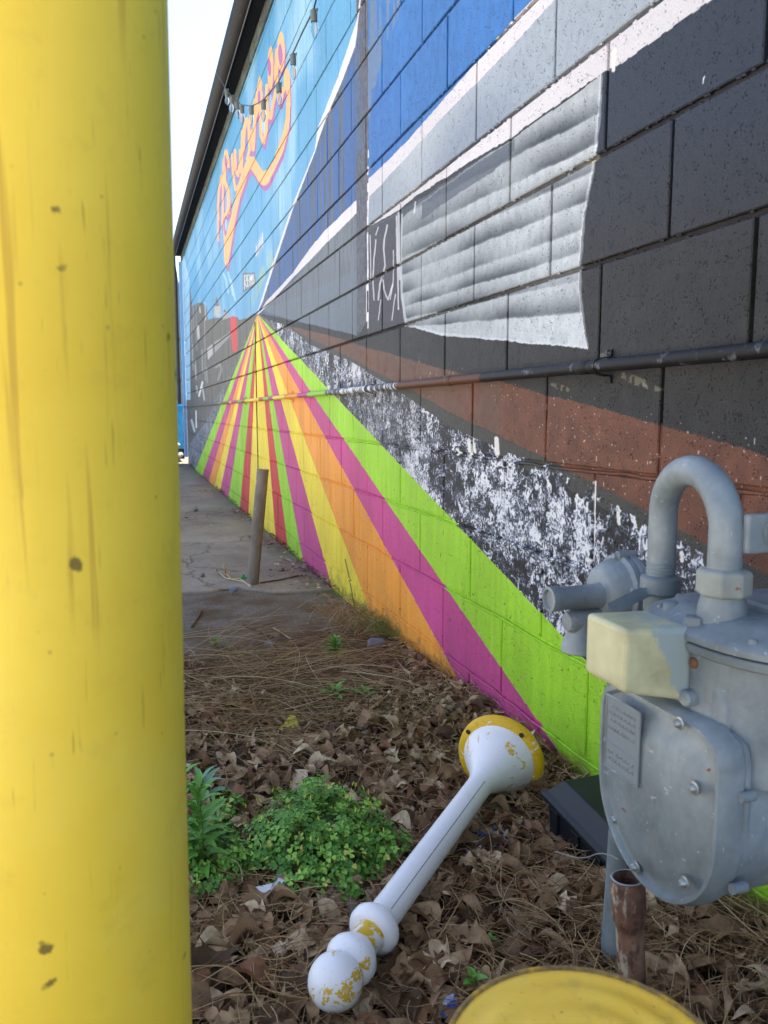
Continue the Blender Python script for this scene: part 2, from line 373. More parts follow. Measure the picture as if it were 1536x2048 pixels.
# --- gravel right of the rainbow
G1 = [(540, 640), (575, 652), (621, 690), (700, 722), (790, 778), (900, 852), (1000, 900), (1085, 926), (1150, 962), (1240, 1020), (1330, 1062), (1440, 1130), (1560, 1200), (2600, 1980), (2600, 2700), (1211, 1402), (1090, 1278), (1004, 1180), (918, 1102), (836, 1012), (757, 923), (680, 844), (590, 740)]
w_, m = polym(G1)
nb = lut(60, 40, 63)[w_]
fw = np.clip((3.4-Sg[w_])/1.1, 0, 1)[..., None]
edge = np.clip((YP[w_] - (905+(XP[w_]-1000)*.52))/70, -1, 3)          # scattered towards the upper edge
mm = m & ((edge + nb*1.4 > .55) | (XP[w_] < 930))
gc = gravel(w_, True)*(1-fw) + gravel(w_, False)*fw
put(w_, mm, gc)
for q, h in (([(992, 878), (994, 908)], 5), ([(938, 880), (940, 915)], 4), ([(946, 885), (950, 905)], 3), ([(1236, 1015), (1238, 1050)], 4), ([(1362, 1105), (1364, 1122)], 4), ([(915, 900), (918, 908)], 4), ([(1187, 965), (1187, 1120)], 3)):
    stroke(q, h, (236, 234, 230), .95, .2)
spk = (lut(260, 200, 64) > .93) & (lut(2.2, 2.2, 65) > .45)
w_, m = polym([(780, 700), (1536, 880), (1800, 1000), (1800, 1250), (1500, 1150), (1200, 990), (900, 850)]); put(w_, m & spk[w_], (214, 214, 214), .8)
# worn pale patches round the pipe
for (x, y, rx, ry) in ((1270, 762, 34, 9), (1120, 775, 20, 6), (1300, 775, 20, 7), (1225, 720, 30, 10)):
    w_, m = polym(ellp(x, y, rx, ry, .35)); put(w_, m*(lut(120, 90, 66)[w_] > .52), (150, 144, 120), .55)

# --- rainbow rays: straight lines from one apex on the wall
as_, az_ = 5.738, 1.502
down = az_ - Zg
r = (as_-Sw)/np.maximum(down, .004)
GRN, MAG, ORA, YEL, RED = (160, 214, 44), (200, 74, 138), (242, 158, 56), (246, 220, 62), (206, 54, 56)
bands = [(-4.04, -3.28, GRN), (-3.28, -2.69, MAG), (-2.69, -2.23, ORA), (-2.23, -1.85, YEL), (-1.85, -1.37, MAG), (-1.37, -.80, GRN), (-.80, -.456, RED), (-.456, .39, YEL),
         (.39, .67, RED), (.67, .96, GRN), (.96, 1.395, MAG), (1.395, 1.865, YEL), (1.865, 2.50, ORA), (2.50, 2.94, MAG), (2.94, 3.61, GRN)]
for a, b, c in bands:
    ii = (r >= a) & (r < b) & (down > .01)
    C[ii] = c3(c)
tone = (.90+.10*lut(7, 5, 71)+.08*lut(60, 8, 76)+.03*lut(220, 160, 77)) ; ii = (r >= -4.04) & (r < 3.61) & (down > .01); C[ii] *= tone[ii][:, None]
# pale cut-in lines where two colours meet, broken
for e in (2.94, 3.61, 2.50, 1.865, -4.04):
    ii = (np.abs(r-e)*down < .0035) & (down > .1) & (lut(40, 40, 72) > .62); C[ii] = C[ii]*.4+.6*c3((235, 230, 215))
# grime, scuffs and moss near the ground
low = np.clip((.16-Zg)/.2, 0, 1)*np.clip((lut(14, 18, 73)-.3)*2.2, 0, 1)*np.clip((lut(80, 60, 74)-.2)*1.6, 0, 1)
C[:] = C*(1-.55*low[..., None]) + c3((92, 84, 52))*.55*low[..., None]
spots = (lut(150, 110, 75) > .955) & (Zg < .55); C[spots] = C[spots]*.55
# crack running through the rainbow
crk = [(652, 1118), (660, 1130), (668, 1150), (672, 1175), (700, 1178)]
stroke([(690, 1120), (697, 1150), (703, 1180), (707, 1205), (712, 1225)], 1.6, (110, 96, 50), .8)

# --- lettering across the mural sky (orange script with a purple drop shadow)
YE, PU, LB = (228, 178, 118), (164, 100, 160), (142, 198, 234)
swash = [(575, 133), (579, 150), (581, 200), (579, 245), (573, 275), (566, 302), (553, 331), (537, 366), (528, 372), (521, 368), (511, 352), (502, 338), (495, 349), (486, 378), (479, 400), (469, 450), (461, 500), (456, 530), (452, 532), (449, 525),
         (448, 490), (456, 455), (466, 415), (474, 380), (481, 352), (491, 325), (500, 312), (508, 314), (515, 325), (520, 335), (526, 342), (536, 339), (545, 322), (556, 296), (565, 268), (571, 238), (573, 200), (572, 178), (569, 184), (566, 160), (570, 140)]
tops = [ellp(562, 103, 7.6, 40), ellp(541, 136, 6, 44), [(519, 150), (524, 165), (524, 190), (520, 215), (511, 240), (508, 215), (512, 180)]]
def both(fn):
    fn(4.5, 15, PU); fn(0, 0, YE)
def pl(q):
    def fn(dx, dy, c):
        w_, m = polym(q, dx, dy); put(w_, m, c)
    return fn
def st(q, h):
    def fn(dx, dy, c):
        w_, m = strokem([(x+dx, y+dy) for x, y in q], h, .15); put(w_, m, c)
    return fn
items = [pl(swash), pl(tops[0]), pl(tops[1]), pl(tops[2]),
         st([(554, 100), (552, 150), (556, 195), (560, 205), (566, 178)], 4), st([(534, 170), (533, 200), (537, 232), (541, 236), (546, 205), (552, 180)], 3.4),
         st([(522, 185), (521, 240), (522, 272), (527, 286), (532, 262), (534, 215)], 3.4), st([(510, 200), (509, 250), (506, 300)], 3.2), st([(493, 238), (488, 262), (486, 300)], 3.6),
         st([(497, 240), (499, 300), (494, 318)], 2.6), st([(503, 262), (505, 296)], 3.0), st([(485, 262), (484, 300), (483, 345)], 3), st([(470, 300), (471, 340), (476, 352), (480, 326), (480, 300)], 2.6),
         st([(464, 308), (466, 345), (471, 380), (476, 372)], 2.6), st([(452, 302), (448, 330), (449, 362), (455, 378), (458, 400), (456, 425), (450, 430)], 3.6), st([(452, 302), (456, 318), (457, 334)], 2.6),
         st([(443, 352), (438, 380), (436, 410), (437, 440)], 2.4), st([(450, 432), (449, 470), (452, 505)], 2.6), st([(445, 350), (446, 420), (444, 450)], 1.8), st([(437, 430), (436, 470), (437, 482)], 1.4)]
for it in items: it(2.6, 10, PU)
for it in items: it(0, 0, YE)
for q in (ellp(560.7, 109, 4.6, 22, -.03), ellp(538.5, 134, 3.6, 19, -.05), ellp(518, 195, 2.6, 15), ellp(451, 322, 1.8, 12), ellp(451, 452, 3.2, 20)): poly(q, PU)
for q in (ellp(527, 245, 2.6, 22), ellp(452, 450, 1.8, 13), ellp(541, 205, 2.4, 16)): poly(q, LB)
stroke([(580, 205), (577, 262), (566, 300), (548, 338), (533, 360)], 1.2, (246, 214, 150), .5)
# small painted signs
SGN = [(486.5, 547), (509, 546), (511, 563), (509.5, 571), (487, 583)]
poly(SGN, (126, 138, 146))
for q in ([(489, 551), (489, 578)], [(489, 551), (492, 550), (493, 560), (489, 563), (493, 574)], [(495, 550), (495, 573)], [(495, 550), (498, 550)], [(495, 561), (498, 560)], [(495, 573), (498, 571)], [(500, 571), (500, 550), (502, 560), (504, 549), (504, 569)], [(508, 550), (506, 552), (506, 557), (508, 560), (508, 565), (506, 567)]):
    stroke(q, .8, (226, 230, 232), .95)
stroke(SGN+[SGN[0]], .8, (80, 92, 100), .9)
poly([(510, 490), (520, 470), (527, 458), (528, 498), (518, 515), (511, 517)], (142, 172, 196), .6)
for q in ([(513, 492), (513, 512)], [(516, 488), (516, 508)], [(519, 480), (518, 500)], [(522, 474), (522, 496)], [(525, 466), (525, 494)], [(511, 505), (517, 498)]): stroke(q, .9, (226, 222, 230), .85)
for q in ([(447, 548), (452, 560), (456, 585)], [(456, 545), (460, 560), (466, 590)], [(462, 560), (470, 600)]): stroke(q, 2.2, (200, 222, 240), .55)

# overall brush and roller unevenness
C *= (.965+.07*lut(3, 3, 81))[..., None]
np.clip(C, 0, 1, out=C)
px = np.ones((TH, TW, 4), np.float32); px[..., :3] = C
img = bpy.data.images.new('mural_paint', TW, TH); img.pixels.foreach_set(px.ravel()); img.update(); img.pack()
del XP, YP, Sw, Zw, px

def mural_nodes(n, zfix=None):
    x, y, z = n.sep(n.pos())
    u = n.math('DIVIDE', n.math('SUBTRACT', n.math('LOGARITHM', n.math('ADD', y, 1.5), math.e), lu0), lu1-lu0)
    v = n.math('DIVIDE', n.math('SUBTRACT', z if zfix is None else zfix, ZA), ZB-ZA)
    c = n.new('ShaderNodeCombineXYZ'); n.link(u, c.inputs[0]); n.link(v, c.inputs[1])
    ti = n.new('ShaderNodeTexImage', image=img, extension='EXTEND'); n.link(c.outputs[0], ti.inputs[0])
    return ti.outputs[0]
MUR = mat('mural_block_paint', rough=.5, spec=.33); n = N(MUR)
p_ = n.pos(); col = mural_nodes(n)
fine = n.noise(260, 4, .6, p_); mid = n.noise(70, 3, .6, p_); pit = n.voro(150, n.scale(p_, (1, 1, 1.2)))
pitm = n.math('MULTIPLY', n.step(pit, .32, .12), n.step(n.noise(45, 2, .5, p_), .48, .62))
hgt = n.math('ADD', n.math('ADD', n.math('MULTIPLY', fine, .55), n.math('MULTIPLY', mid, .6)), n.math('MULTIPLY', pitm, -1.1))
col = n.mix(n.math('MULTIPLY', n.step(n.noise(330, 2, .5, p_), .40, .62), .13), col, (20, 20, 24))
n.out(col, n.math('ADD', .40, n.math('MULTIPLY', fine, .25)), n.bump(hgt, 1.0, .0042))
MOR = mat('mortar_paint', rough=.8, spec=.25); n = N(MOR); p_ = n.pos(); col = mural_nodes(n)
zz = n.sep(p_)[2]
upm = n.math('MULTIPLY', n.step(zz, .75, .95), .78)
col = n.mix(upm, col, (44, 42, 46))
col = n.mix(n.math('MULTIPLY', n.step(n.noise(60, 4, .6, p_), .55, .72), .25), col, (60, 52, 40))
n.out(col, None, n.bump(n.noise(220, 4, .6, p_), .8, .003))

# ------------------------------------------------------------------ ground
def gh(x, y):                       # height of soil and litter
    a = max(0, min(1, (3.0-y)/1.2)); pile = .058*a*math.exp(x/.30)
    nn = .010*math.sin(7.1*x+1.3*math.sin(5*y))*math.sin(6.3*y+2*math.sin(3*x)) + .006*math.sin(19*x+2)*math.sin(17*y)
    return -.012 + pile + nn*a - .02*max(0, min(1, (.9-y)))*0
SOIL = mat('soil', rough=.95, spec=.15); n = N(SOIL); p_ = n.pos(); x_, y_, z_ = n.sep(p_)
n1 = n.noise(9, 6, .65, p_); n2 = n.noise(60, 5, .7, p_); n3 = n.noise(240, 3, .6, p_)
dirt = n.ramp(n2, [(.25, (54, 42, 31)), (.5, (92, 74, 56)), (.75, (132, 110, 86))])
asph = n.ramp(n.noise(140, 5, .75, p_), [(.3, (84, 78, 70)), (.52, (126, 118, 107)), (.72, (166, 158, 145))])
asph = n.mix(n.step(n.noise(5, 4, .6, p_), .42, .62), asph, (104, 88, 70))
edge = n.math('ADD', y_, n.math('MULTIPLY', n.math('SUBTRACT', n1, .5), .8))
edge = n.math('ADD', edge, n.math('MULTIPLY', x_, -.35))
col = n.mix(n.step(edge, 2.85, 3.12), dirt, asph)
n.out(col, .95, n.bump(n.math('ADD', n2, n.math('MULTIPLY', n3, .5)), .9, .008))
mb = MB()
xs = sorted(set([-600, -200, -60, -20, -8, -5, -3.5, -2.5] + [round(-2+i*.04, 3) for i in range(51)] + [.3, 30, 200, 600]))
ys = sorted(set([-600, -200, -50, -10, -4, -2, -1, -.5] + [round(-.2+i*.04, 3) for i in range(100)] + [4.3, 5, 8, 14, 16, 40, 200, 900]))
vs = [(x, y, (gh(x, y) if -2.5 < x < .3 and -.6 < y < 3.9 else -.012 if abs(x) < 9 and y < 17 else -.03)) for y in ys for x in xs]
nx = len(xs)
fs = [(j*nx+i, j*nx+i+1, (j+1)*nx+i+1, (j+1)*nx+i) for j in range(len(ys)-1) for i in range(nx-1)]
mb.add(vs, fs); tag(mb.build('ground', SOIL, smooth=60), kind='structure')

CON = mat('concrete', rough=.85, spec=.25); n = N(CON); p_ = n.pos()
a = n.noise(1.3, 6, .65, p_); b = n.noise(30, 5, .7, p_)
col = n.ramp(a, [(.3, (124, 116, 103)), (.5, (150, 141, 126)), (.7, (168, 159, 144))])
col = n.mix(n.math('MULTIPLY', n.step(b, .42, .7), .4), col, (92, 86, 78))
x_, y_, z_ = n.sep(p_)
col = n.mix(n.math('MULTIPLY', n.step(n.math('ADD', x_, n.math('MULTIPLY', a, .5)), .06, .34), .7), col, (70, 60, 46))
crack = n.voro(.8, n.scale(n.noise(1.6, 3, .5, p_, col=True), (1.6, 1.6, 0)), 'DISTANCE_TO_EDGE')
col = n.mix(n.math('MULTIPLY', n.step(n.noise(170, 2, .5, p_), .62, .7), .6), col, (170, 165, 155))
wp = n.new('ShaderNodeVectorMath', operation='ADD'); n.link(p_, wp.inputs[0]); n.link(n.scale(n.noise(3, 4, .6, p_, col=True), (.5, .5, 0)), wp.inputs[1])
ck = n.step(n.voro(.9, wp.outputs[0], 'DISTANCE_TO_EDGE'), .010, .003)
col = n.mix(n.math('MULTIPLY', ck, .4), col, (52, 46, 38)); col = n.mix(n.math('MULTIPLY', n.step(n.noise(3.4, 5, .65, p_), .52, .66), .35), col, (96, 88, 76))
n.out(col, .85, n.bump(n.math('SUBTRACT', b, ck), .8, .006))
def slab(pts, z0=-.12, z1=0.0):
    m_ = MB(); m_.prism([(x, y, z0) for x, y in pts], (0, 0, z1-z0)); return tag(m_.build('concrete_slab', CON, bevel=.006), kind='structure')
yj = onz(420, 1028)[1]; yj2 = yj+1.9
rag = [(-7+i*.14, 3.62+.035*math.sin(i*1.9)+.03*math.sin(i*.73+1)+.02*random.random()+.09*(-.4 > -7+i*.14)) for i in range(50)]
rag = [p for p in rag if p[0] < -.02] + [(-.012, 3.55)]
slab(rag + [(-.012, yj-.006), (-7, yj-.006)])
slab([(-7, yj+.012), (-.012, yj+.008), (-.012, 15.5), (-7, 15.5)], -.12, -.003)

# unseen pale lot beyond the dirt strip, added to bounce sunlight onto the wall
LOT = mat('bounce_lot_pale', rough=.9, spec=.2); n = N(LOT); p_ = n.pos(); n.out(n.ramp(n.noise(1.1, 6, .65, p_), [(.3, (192, 182, 164)), (.7, (212, 202, 184))]), .9, n.bump(n.noise(30, 5, .7, p_), .5, .004))
m_ = MB(); m_.box((-40, -30, -.1), (-2.05, 3.5, .012)); tag(m_.build('bounce_lot', LOT, bevel=.006), kind='structure')
m_ = MB(); m_.box((-40, 3.5, -.1), (-7.01, 40, .010)); tag(m_.build('bounce_lot', LOT, bevel=.006), kind='structure')

# ------------------------------------------------------------------ the painted block wall
wall = empty('block_wall', (0, 6, 0), 'long painted concrete block wall carrying a mural of a locomotive and rainbow rays', 'wall')
BLD = mat('dark_core', (90, 88, 86), .9)
m_ = MB(); m_.box((.045, -1.0, -.3), (.24, 13.28, 3.34)); m_.build('wall_core', BLD, wall)
# mortar sheet: nearly flush low down, raked deep above the pipe
def mortar_x(z): return .0022 if z < .80 else .0085
m_ = MB(); zs = [-.12, .80, .8005, 3.32]; yy = [-1, 13.28]
m_.add([(.0042, -1, -.12), (.0042, 13.28, -.12), (.0042, 13.28, .80), (.0042, -1, .80), (.0095, -1, .802), (.0095, 13.28, .802), (.0095, 13.28, 3.33), (.0095, -1, 3.33), (.044, -1, .801), (.044, 13.28, .801), (.044, -1, 3.33), (.044, 13.28, 3.33), (.044, -1, -.12), (.044, 13.28, -.12)],
       [(0, 1, 2, 3), (3, 2, 9, 8), (8, 9, 5, 4), (4, 5, 6, 7), (7, 6, 11, 10), (12, 13, 1, 0), (1, 13, 9, 2), (5, 9, 11, 6)])
m_.build('mortar', MOR, wall)
def block_mesh(L, name='block', thick=.0355):
    h = (UC-.0108)/2; l = L/2; b = .0022; v = []; f = []
    ringf = [(b, -l+b, -h+b), (b*0, -l+b, -h+b)]
    v = [(0, -l+b, -h+b), (0, l-b, -h+b), (0, l-b, h-b), (0, -l+b, h-b),
         (b*.9, -l, -h), (b*.9, l, -h), (b*.9, l, h), (b*.9, -l, h),
         (thick, -l, -h), (thick, l, -h), (thick, l, h), (thick, -l, h)]
    f = [(0, 3, 2, 1), (0, 1, 5, 4), (1, 2, 6, 5), (2, 3, 7, 6), (3, 0, 4, 7), (4, 5, 9, 8), (5, 6, 10, 9), (6, 7, 11, 10), (7, 4, 8, 11), (8, 9, 10, 11)]
    me = bpy.data.meshes.new(name); me.from_pydata(v, [], f); me.materials.append(MUR); 
    bm = bmesh.new(); bm.from_mesh(me); bmesh.ops.recalc_face_normals(bm, faces=bm.faces); bm.to_mesh(me); bm.free()
    return me
full = block_mesh(2*UC-.0095)
blocks = []
for nrow in range(-7, 10):
    zc = bed(nrow)+UC/2                     # row between bed n-1 and bed n
    off = S0 if nrow % 2 == 0 else S0+UC
    k0 = math.floor((-1-off)/(2*UC))
    for k in range(k0, 40):
        a, b = off+2*UC*k, off+2*UC*(k+1)
        a2, b2 = max(a, -1), min(b, 13.28)
        if b2-a2 < .05: continue
        yc = (a2+b2)/2; c = Vector((0, yc, zc))-CAM; dep = c.dot(FWD)
        px_ = 768+FPX*c.dot(RGT)/dep if dep > .1 else 9e9; py_ = 1024-FPX*c.dot(UPV)/dep if dep > .1 else 9e9
        vis = 300 < px_ < 1700 and -150 < py_ < 2150
        size = (b2-a2)*UC*.889/max(dep, .1)**3
        blocks.append((0 if vis else 1, -size, yc, zc, b2-a2, nrow))
blocks.sort()
rest = MB()
for i, (nv, sz, yc, zc, L, nrow) in enumerate(blocks):
    dxx = random.uniform(-.0008, .0008)
    if i < 300:
        o = bpy.data.objects.new('block', full if abs(L-2*UC) < 1e-4 else block_mesh(L-.0095)); COL.objects.link(o)
        o.parent = wall; o.location = Vector((dxx, yc, zc))-wall.location
    else:
        me = full if abs(L-2*UC) < 1e-4 else block_mesh(L-.0095)
        rest.add([(v.co.x+dxx, v.co.y+yc, v.co.z+zc) for v in me.vertices], [tuple(p.vertices) for p in me.polygons])
tag(rest.build('far_blocks', MUR, wall), kind='stuff')
# dark bead put in for crack shade at the control joint behind the short grey post, and rough mortar crumbs in the raked joints
CRKD = mat('crack_shade', (44, 40, 34), .7)
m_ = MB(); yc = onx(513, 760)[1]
m_.tube([(-.001, yc+.004*math.sin(z*9), z) for z in np.linspace(0.0, 1.46, 30)], .0052, 6); m_.build('crack_shade_bead', CRKD, wall, smooth=60)
m_ = MB()
for nrow in range(-4, 4):
    z = bed(nrow)
    for k in range(240):
        y = random.uniform(.4, 6); w2 = random.uniform(.004, .016); h2 = random.uniform(.001, .0032); t_ = random.choice((-1, 1))
        zz = z + t_*.0048
        m_.hexa([(.003, y-w2/2, zz-h2), (.006, y-w2/2, zz-h2), (.006, y+w2/2, zz-h2*.4), (.003, y+w2/2, zz-h2*.4), (.001, y-w2*.3, zz+h2), (.006, y-w2*.4, zz+h2), (.006, y+w2*.2, zz+h2), (.001, y+w2*.3, zz+h2*.7)])
tag(m_.build('mortar_crumbs', MUR, wall), kind='stuff')
m_ = MB()                                           # squeezed ridge of mortar under each lower bed joint
for nrow in range(5, 9):
    z = bed(nrow)-.0035
    ys_ = np.arange(.4, 13.2, .035)
    pts = [(-.0010+.0022*random.random(), y, z+.0015*math.sin(y*11)+.0014*random.uniform(-1, 1)) for y in ys_]
    m_.tube(pts, [.0026+.0016*random.random() for _ in pts], 6)
m_.build('mortar_ridge', MUR, wall, smooth=80)

# frieze board, soffit, gutter
DK = mat('dark_soffit', (34, 40, 48), .8, 0, .1); n = N(DK); n.out(n.ramp(n.noise(6, 4, .6, n.pos()), [(.3, (12, 15, 20)), (.7, (26, 30, 36))]))
FR = mat('weathered_frieze', (70, 84, 84), .8); n = N(FR); p_ = n.pos()
n.out(n.mix(n.step(n.noise(30, 4, .7, n.scale(p_, (1, .4, 1))), .5, .62), n.ramp(n.noise(4, 4, .6, p_), [(.3, (44, 56, 58)), (.7, (88, 104, 100))]), (36, 38, 40)), .8, n.bump(n.noise(40, 4, .6, p_), .8, .006))
GUT = mat('gutter_metal', (74, 76, 82), .6, 0, .15); n = N(GUT); p_ = n.pos()
n.out(n.mix(n.step(n.noise(55, 3, .6, p_), .66, .72), n.ramp(n.noise(3, 4, .6, n.scale(p_, (3, .6, 3))), [(.3, (10, 10, 13)), (.7, (24, 25, 30))]), (60, 60, 62)), .6)
eav = empty('eaves_gutter', (-.1, 6, 3.24), 'dark grey roof gutter and soffit along the top of the mural wall', 'gutter')
YN, YF = -1.0, 13.4
m_ = MB(); m_.box((-.012, YN, 3.165), (.0, YF, 3.262)); m_.build('frieze_board', FR, eav)
m_ = MB(); m_.box((-.118, YN, 3.262), (.05, YF, 3.30)); m_.build('soffit', DK, eav, bevel=.003)
prof = [(-.100, 3.244), (-.108, 3.238), (-.120, 3.240), (-.142, 3.252), (-.158, 3.270), (-.168, 3.292), (-.172, 3.315), (-.176, 3.322), (-.172, 3.330), (-.164, 3.326), (-.160, 3.31), (-.14, 3.28), (-.112, 3.262), (-.100, 3.262)]
m_ = MB(); m_.prism([(x, YN, z) for x, z in prof], (0, YF-YN, 0)); m_.build('gutter_trough', GUT, eav, smooth=50)
m_ = MB(); m_.tube([(-.104, YN, 3.2395), (-.104, YF, 3.2395)], .0045, 8); m_.build('drip_edge', mat('bright_edge', (84, 86, 90), .4), eav, smooth=50)
m_ = MB(); m_.box((-.160, YN, 3.318), (2.6, YF, 3.34)); m_.build('roof_deck', DK, eav)

# ------------------------------------------------------------------ pipe on the wall with its own paint
PIPE = mat('painted_conduit', rough=.5, spec=.25); n = N(PIPE); x_, y_, z_ = n.sep(n.pos())
def sy(px_, py_): return onx(px_, py_, -.03)[1]
stp = [(-2, (20, 21, 26)), (sy(985, 760), (84, 52, 38)), (sy(800, 778), (70, 72, 80)), (sy(655, 790), (140, 190, 70)), (sy(622, 795), (170, 80, 130)), (sy(603, 797), (222, 150, 66)), (sy(572, 800), (220, 200, 74)),
       (sy(552, 802), (168, 84, 128)), (sy(541, 803), (140, 190, 76)), (sy(530, 803), (186, 76, 70)), (sy(522, 804), (226, 206, 80)), (sy(500, 805), (214, 198, 84)), (sy(494, 805), (176, 92, 80)), (sy(487, 805), (130, 170, 90)), (sy(478, 806), (170, 96, 130)),
       (sy(466, 806), (226, 196, 84)), (sy(461, 806), (150, 84, 110)), (sy(445, 807), (112, 150, 70)), (sy(438, 807), (98, 96, 94))]
lo_, hi_ = -2, 14
f_ = n.math('DIVIDE', n.math('ADD', n.math('ADD', y_, n.math('MULTIPLY', n.math('SUBTRACT', n.noise(14, 3, .6, n.pos()), .5), .06)), -lo_), hi_-lo_)
col = n.ramp(f_, [(max(0, (s_-lo_)/(hi_-lo_)), c_) for s_, c_ in stp], 'CONSTANT')
isg = n.math('MULTIPLY', n.step(y_, sy(800, 778)-.01, sy(800, 778)), n.step(y_, sy(655, 790), sy(655, 790)-.01))
wv = n.noise(38, 3, .6, n.scale(n.pos(), (.3, 1, .3)))
col = n.mix(n.math('MULTIPLY', isg, n.step(wv, .50, .56)), col, (205, 208, 216))
blk = n.step(y_, sy(985, 760), sy(985, 760)-.01)
col = n.mix(n.math('MULTIPLY', n.math('MULTIPLY', blk, n.step(n.noise(26, 3, .6, n.pos()), .60, .66)), .5), col, (120, 124, 134))
n.out(col, n.math('ADD', .42, n.math('MULTIPLY', n.noise(80, 3), .2)), n.bump(n.noise(160, 3), .3, .001))
ZP = .906; XPIPE = -.030
pipe = empty('wall_pipe', (XPIPE, 6, ZP), 'long round pipe strapped across the mural, black near the camera and striped in the rainbow', 'pipe')
m_ = MB(); cpl = [sy(1170, 742), sy(900, 770), sy(466, 806)]
prof = [(0, .0135)]
base_y = -1.0
for c_ in sorted(cpl): prof += [(c_-base_y-.022, .0135), (c_-base_y-.022, .0158), (c_-base_y+.022, .0158), (c_-base_y+.022, .0135)]
prof += [(13.35-base_y, .0135)]
m_.lathe((XPIPE, base_y, ZP), (0, 1, 0), [(0, .0124), (13.35-base_y, .0124)], 20); m_.build('pipe_run', PIPE, pipe, smooth=40)
for c_ in cpl:
    m_ = MB(); m_.lathe((XPIPE, c_-.022, ZP), (0, 1, 0), [(0, .0124), (.002, .0138), (.042, .0138), (.044, .0124)], 20); m_.build('coupling', PIPE, pipe, smooth=40)
for px_, py_ in ((1192, 745), (1620, 718),  (735, 782), (576, 798), (485, 806)):
    yc = sy(px_, py_); m_ = MB()
    arc = [(XPIPE+.0142*math.cos(t), .0142*math.sin(t)) for t in [math.pi/2+i*math.pi/8 for i in range(9)]]
    outl = [(-.0008, .032), (-.004, .032), (-.006, .019)] + [(x-.001, z) for x, z in arc] + [(-.006, -.019), (-.004, -.032), (-.0008, -.032)]
    inn = [(-.0008, -.018), (XPIPE, -.0128)] + [(XPIPE-.0128*math.cos(t), .0128*math.sin(t)) for t in (-1, -.5, 0, .5, 1)] + [(XPIPE, .0128), (-.0008, .018)]
    m_.prism([(x, yc-.011, ZP+z) for x, z in outl+inn], (0, .022, 0))
    st_ = m_.build('pipe_strap', PIPE, pipe, smooth=40)
    m_ = MB(); m_.lathe((-.003, yc, ZP+.026), (-1, 0, 0), [(0, .006), (.004, .0055), (.006, .003)], 10); m_.build('screw', PIPE, pipe, smooth=40)

# ------------------------------------------------------------------ string lights
CAB = mat('black_cable', (18, 20, 24), .5); SOC = mat('grey_socket', (92, 104, 104), .55)
GLS = mat('bulb_glass', (255, 255, 255), .04); b_ = N(GLS).b; b_.inputs['Transmission Weight'].default_value = 1; b_.inputs['IOR'].default_value = 1.08; b_.inputs['Specular IOR Level'].default_value = 1.0
BRS = mat('bulb_inner', (190, 180, 150), .4)
sl = empty('string_lights', onx(560, 160, -.16), 'string of small clear bulbs on a black cable sagging up to the gutter', 'string lights')
cpx = [(660, -70), (640, -30), (627, 20), (606, 62), (585, 108), (570, 136), (556, 166), (540, 184), (527, 200), (513, 208), (502, 212), (493, 211), (483, 210), (474, 203), (463, 192), (452, 178), (442, 160), (433, 146)]
cp = [onx(x, y, -.16 if x > 470 else -.178-.012*(470-x)/40) for x, y in cpx]
m_ = MB(); m_.tube(cp, .0032, 8); m_.build('cable', CAB, sl, smooth=60)
for (x, y), tl in (((627, 22), .25), ((586, 110), .05), ((557, 168), .3), ((527, 202), -.1), ((503, 213), -.2), ((484, 212), .1), ((474, 206), .5), ((463, 193), -.3), ((453, 180), .2)):
    p0 = onx(x, y, -.16 if x > 470 else -.178-.012*(470-x)/40); ax = Vector((.1*tl, -.35*tl, -1)).normalized()
    m_ = MB(); m_.lathe(p0+ax*-.006, ax, [(0, .007), (.006, .0135), (.042, .0135), (.047, .0125)], 14); so = m_.build('socket', SOC, sl, smooth=45)
    m_ = MB(); m_.tube([p0+Vector((0, .0, .004)), p0+Vector((.01, -.022, .0)), p0+Vector((.006, -.022, -.02))], .003, 6); so2 = m_.build('clip', SOC, sl, smooth=50)
    m_ = MB(); m_.lathe(p0+ax*.0442, ax, [(0, .009), (.006, .010), (.016, .0135), (.028, .0145), (.040, .0115), (.052, .006), (.057, .002)], 14)
    bo = m_.build('bulb', GLS, so, smooth=70); bo.matrix_parent_inverse = Matrix.Identity(4)
    m_ = MB(); m_.tube([p0+ax*.05, p0+ax*.09], .0016, 6)
    fo = m_.build('filament', BRS, so, smooth=60); fo.matrix_parent_inverse = Matrix.Identity(4)

# utility wires against the sky
m_ = MB()
for z0, z1 in ((9.6, 9.2), (9.1, 8.8)):
    m_.tube([(-30+i*2.4, 52-.2*i, z0+(z1-z0)*i/20-.6*math.sin(math.pi*i/20)) for i in range(21)], .012, 6)
tag(m_.build('overhead_wires', CAB), 'two thin dark utility wires crossing the sky beyond the gutter', 'wire')

# ------------------------------------------------------------------ the far corner: blue post, downspout, rubble
BLU = mat('blue_paint', (38, 140, 200), .5); n = N(BLU); n.out(n.ramp(n.noise(5, 4, .6, n.pos()), [(.3, (30, 124, 184)), (.7, (52, 156, 212))]), .5, n.bump(n.noise(40, 3), .3, .003))
bl = empty('blue_shed', (-.42, 13.7, 0), 'bright blue painted wooden shed wall beyond the far end of the mural', 'shed')
xe = at(357, 700, 14.3)
for k in range(9):
    m_ = MB(); m_.box((-1.75+.19*k, 13.62, .22), (-1.75+.19*k+.186, 13.66, 2.92)); m_.build('board', BLU, bl, bevel=.004)
m_ = MB(); m_.box((-1.75, 13.665, .05), (-.03, 16.5, 2.90)); m_.build('shed_body', mat('shed_dark', (24, 34, 50), .8), bl)
for z in (.86, 1.9): m_ = MB(); m_.box((-1.75, 13.59, z), (-.03, 13.618, z+.07)); m_.build('batten', BLU, bl, bevel=.004)
ds = empty('downspout', (-.09, 13.36, 0), 'dark round downspout hanging from the far end of the gutter', 'downspout')
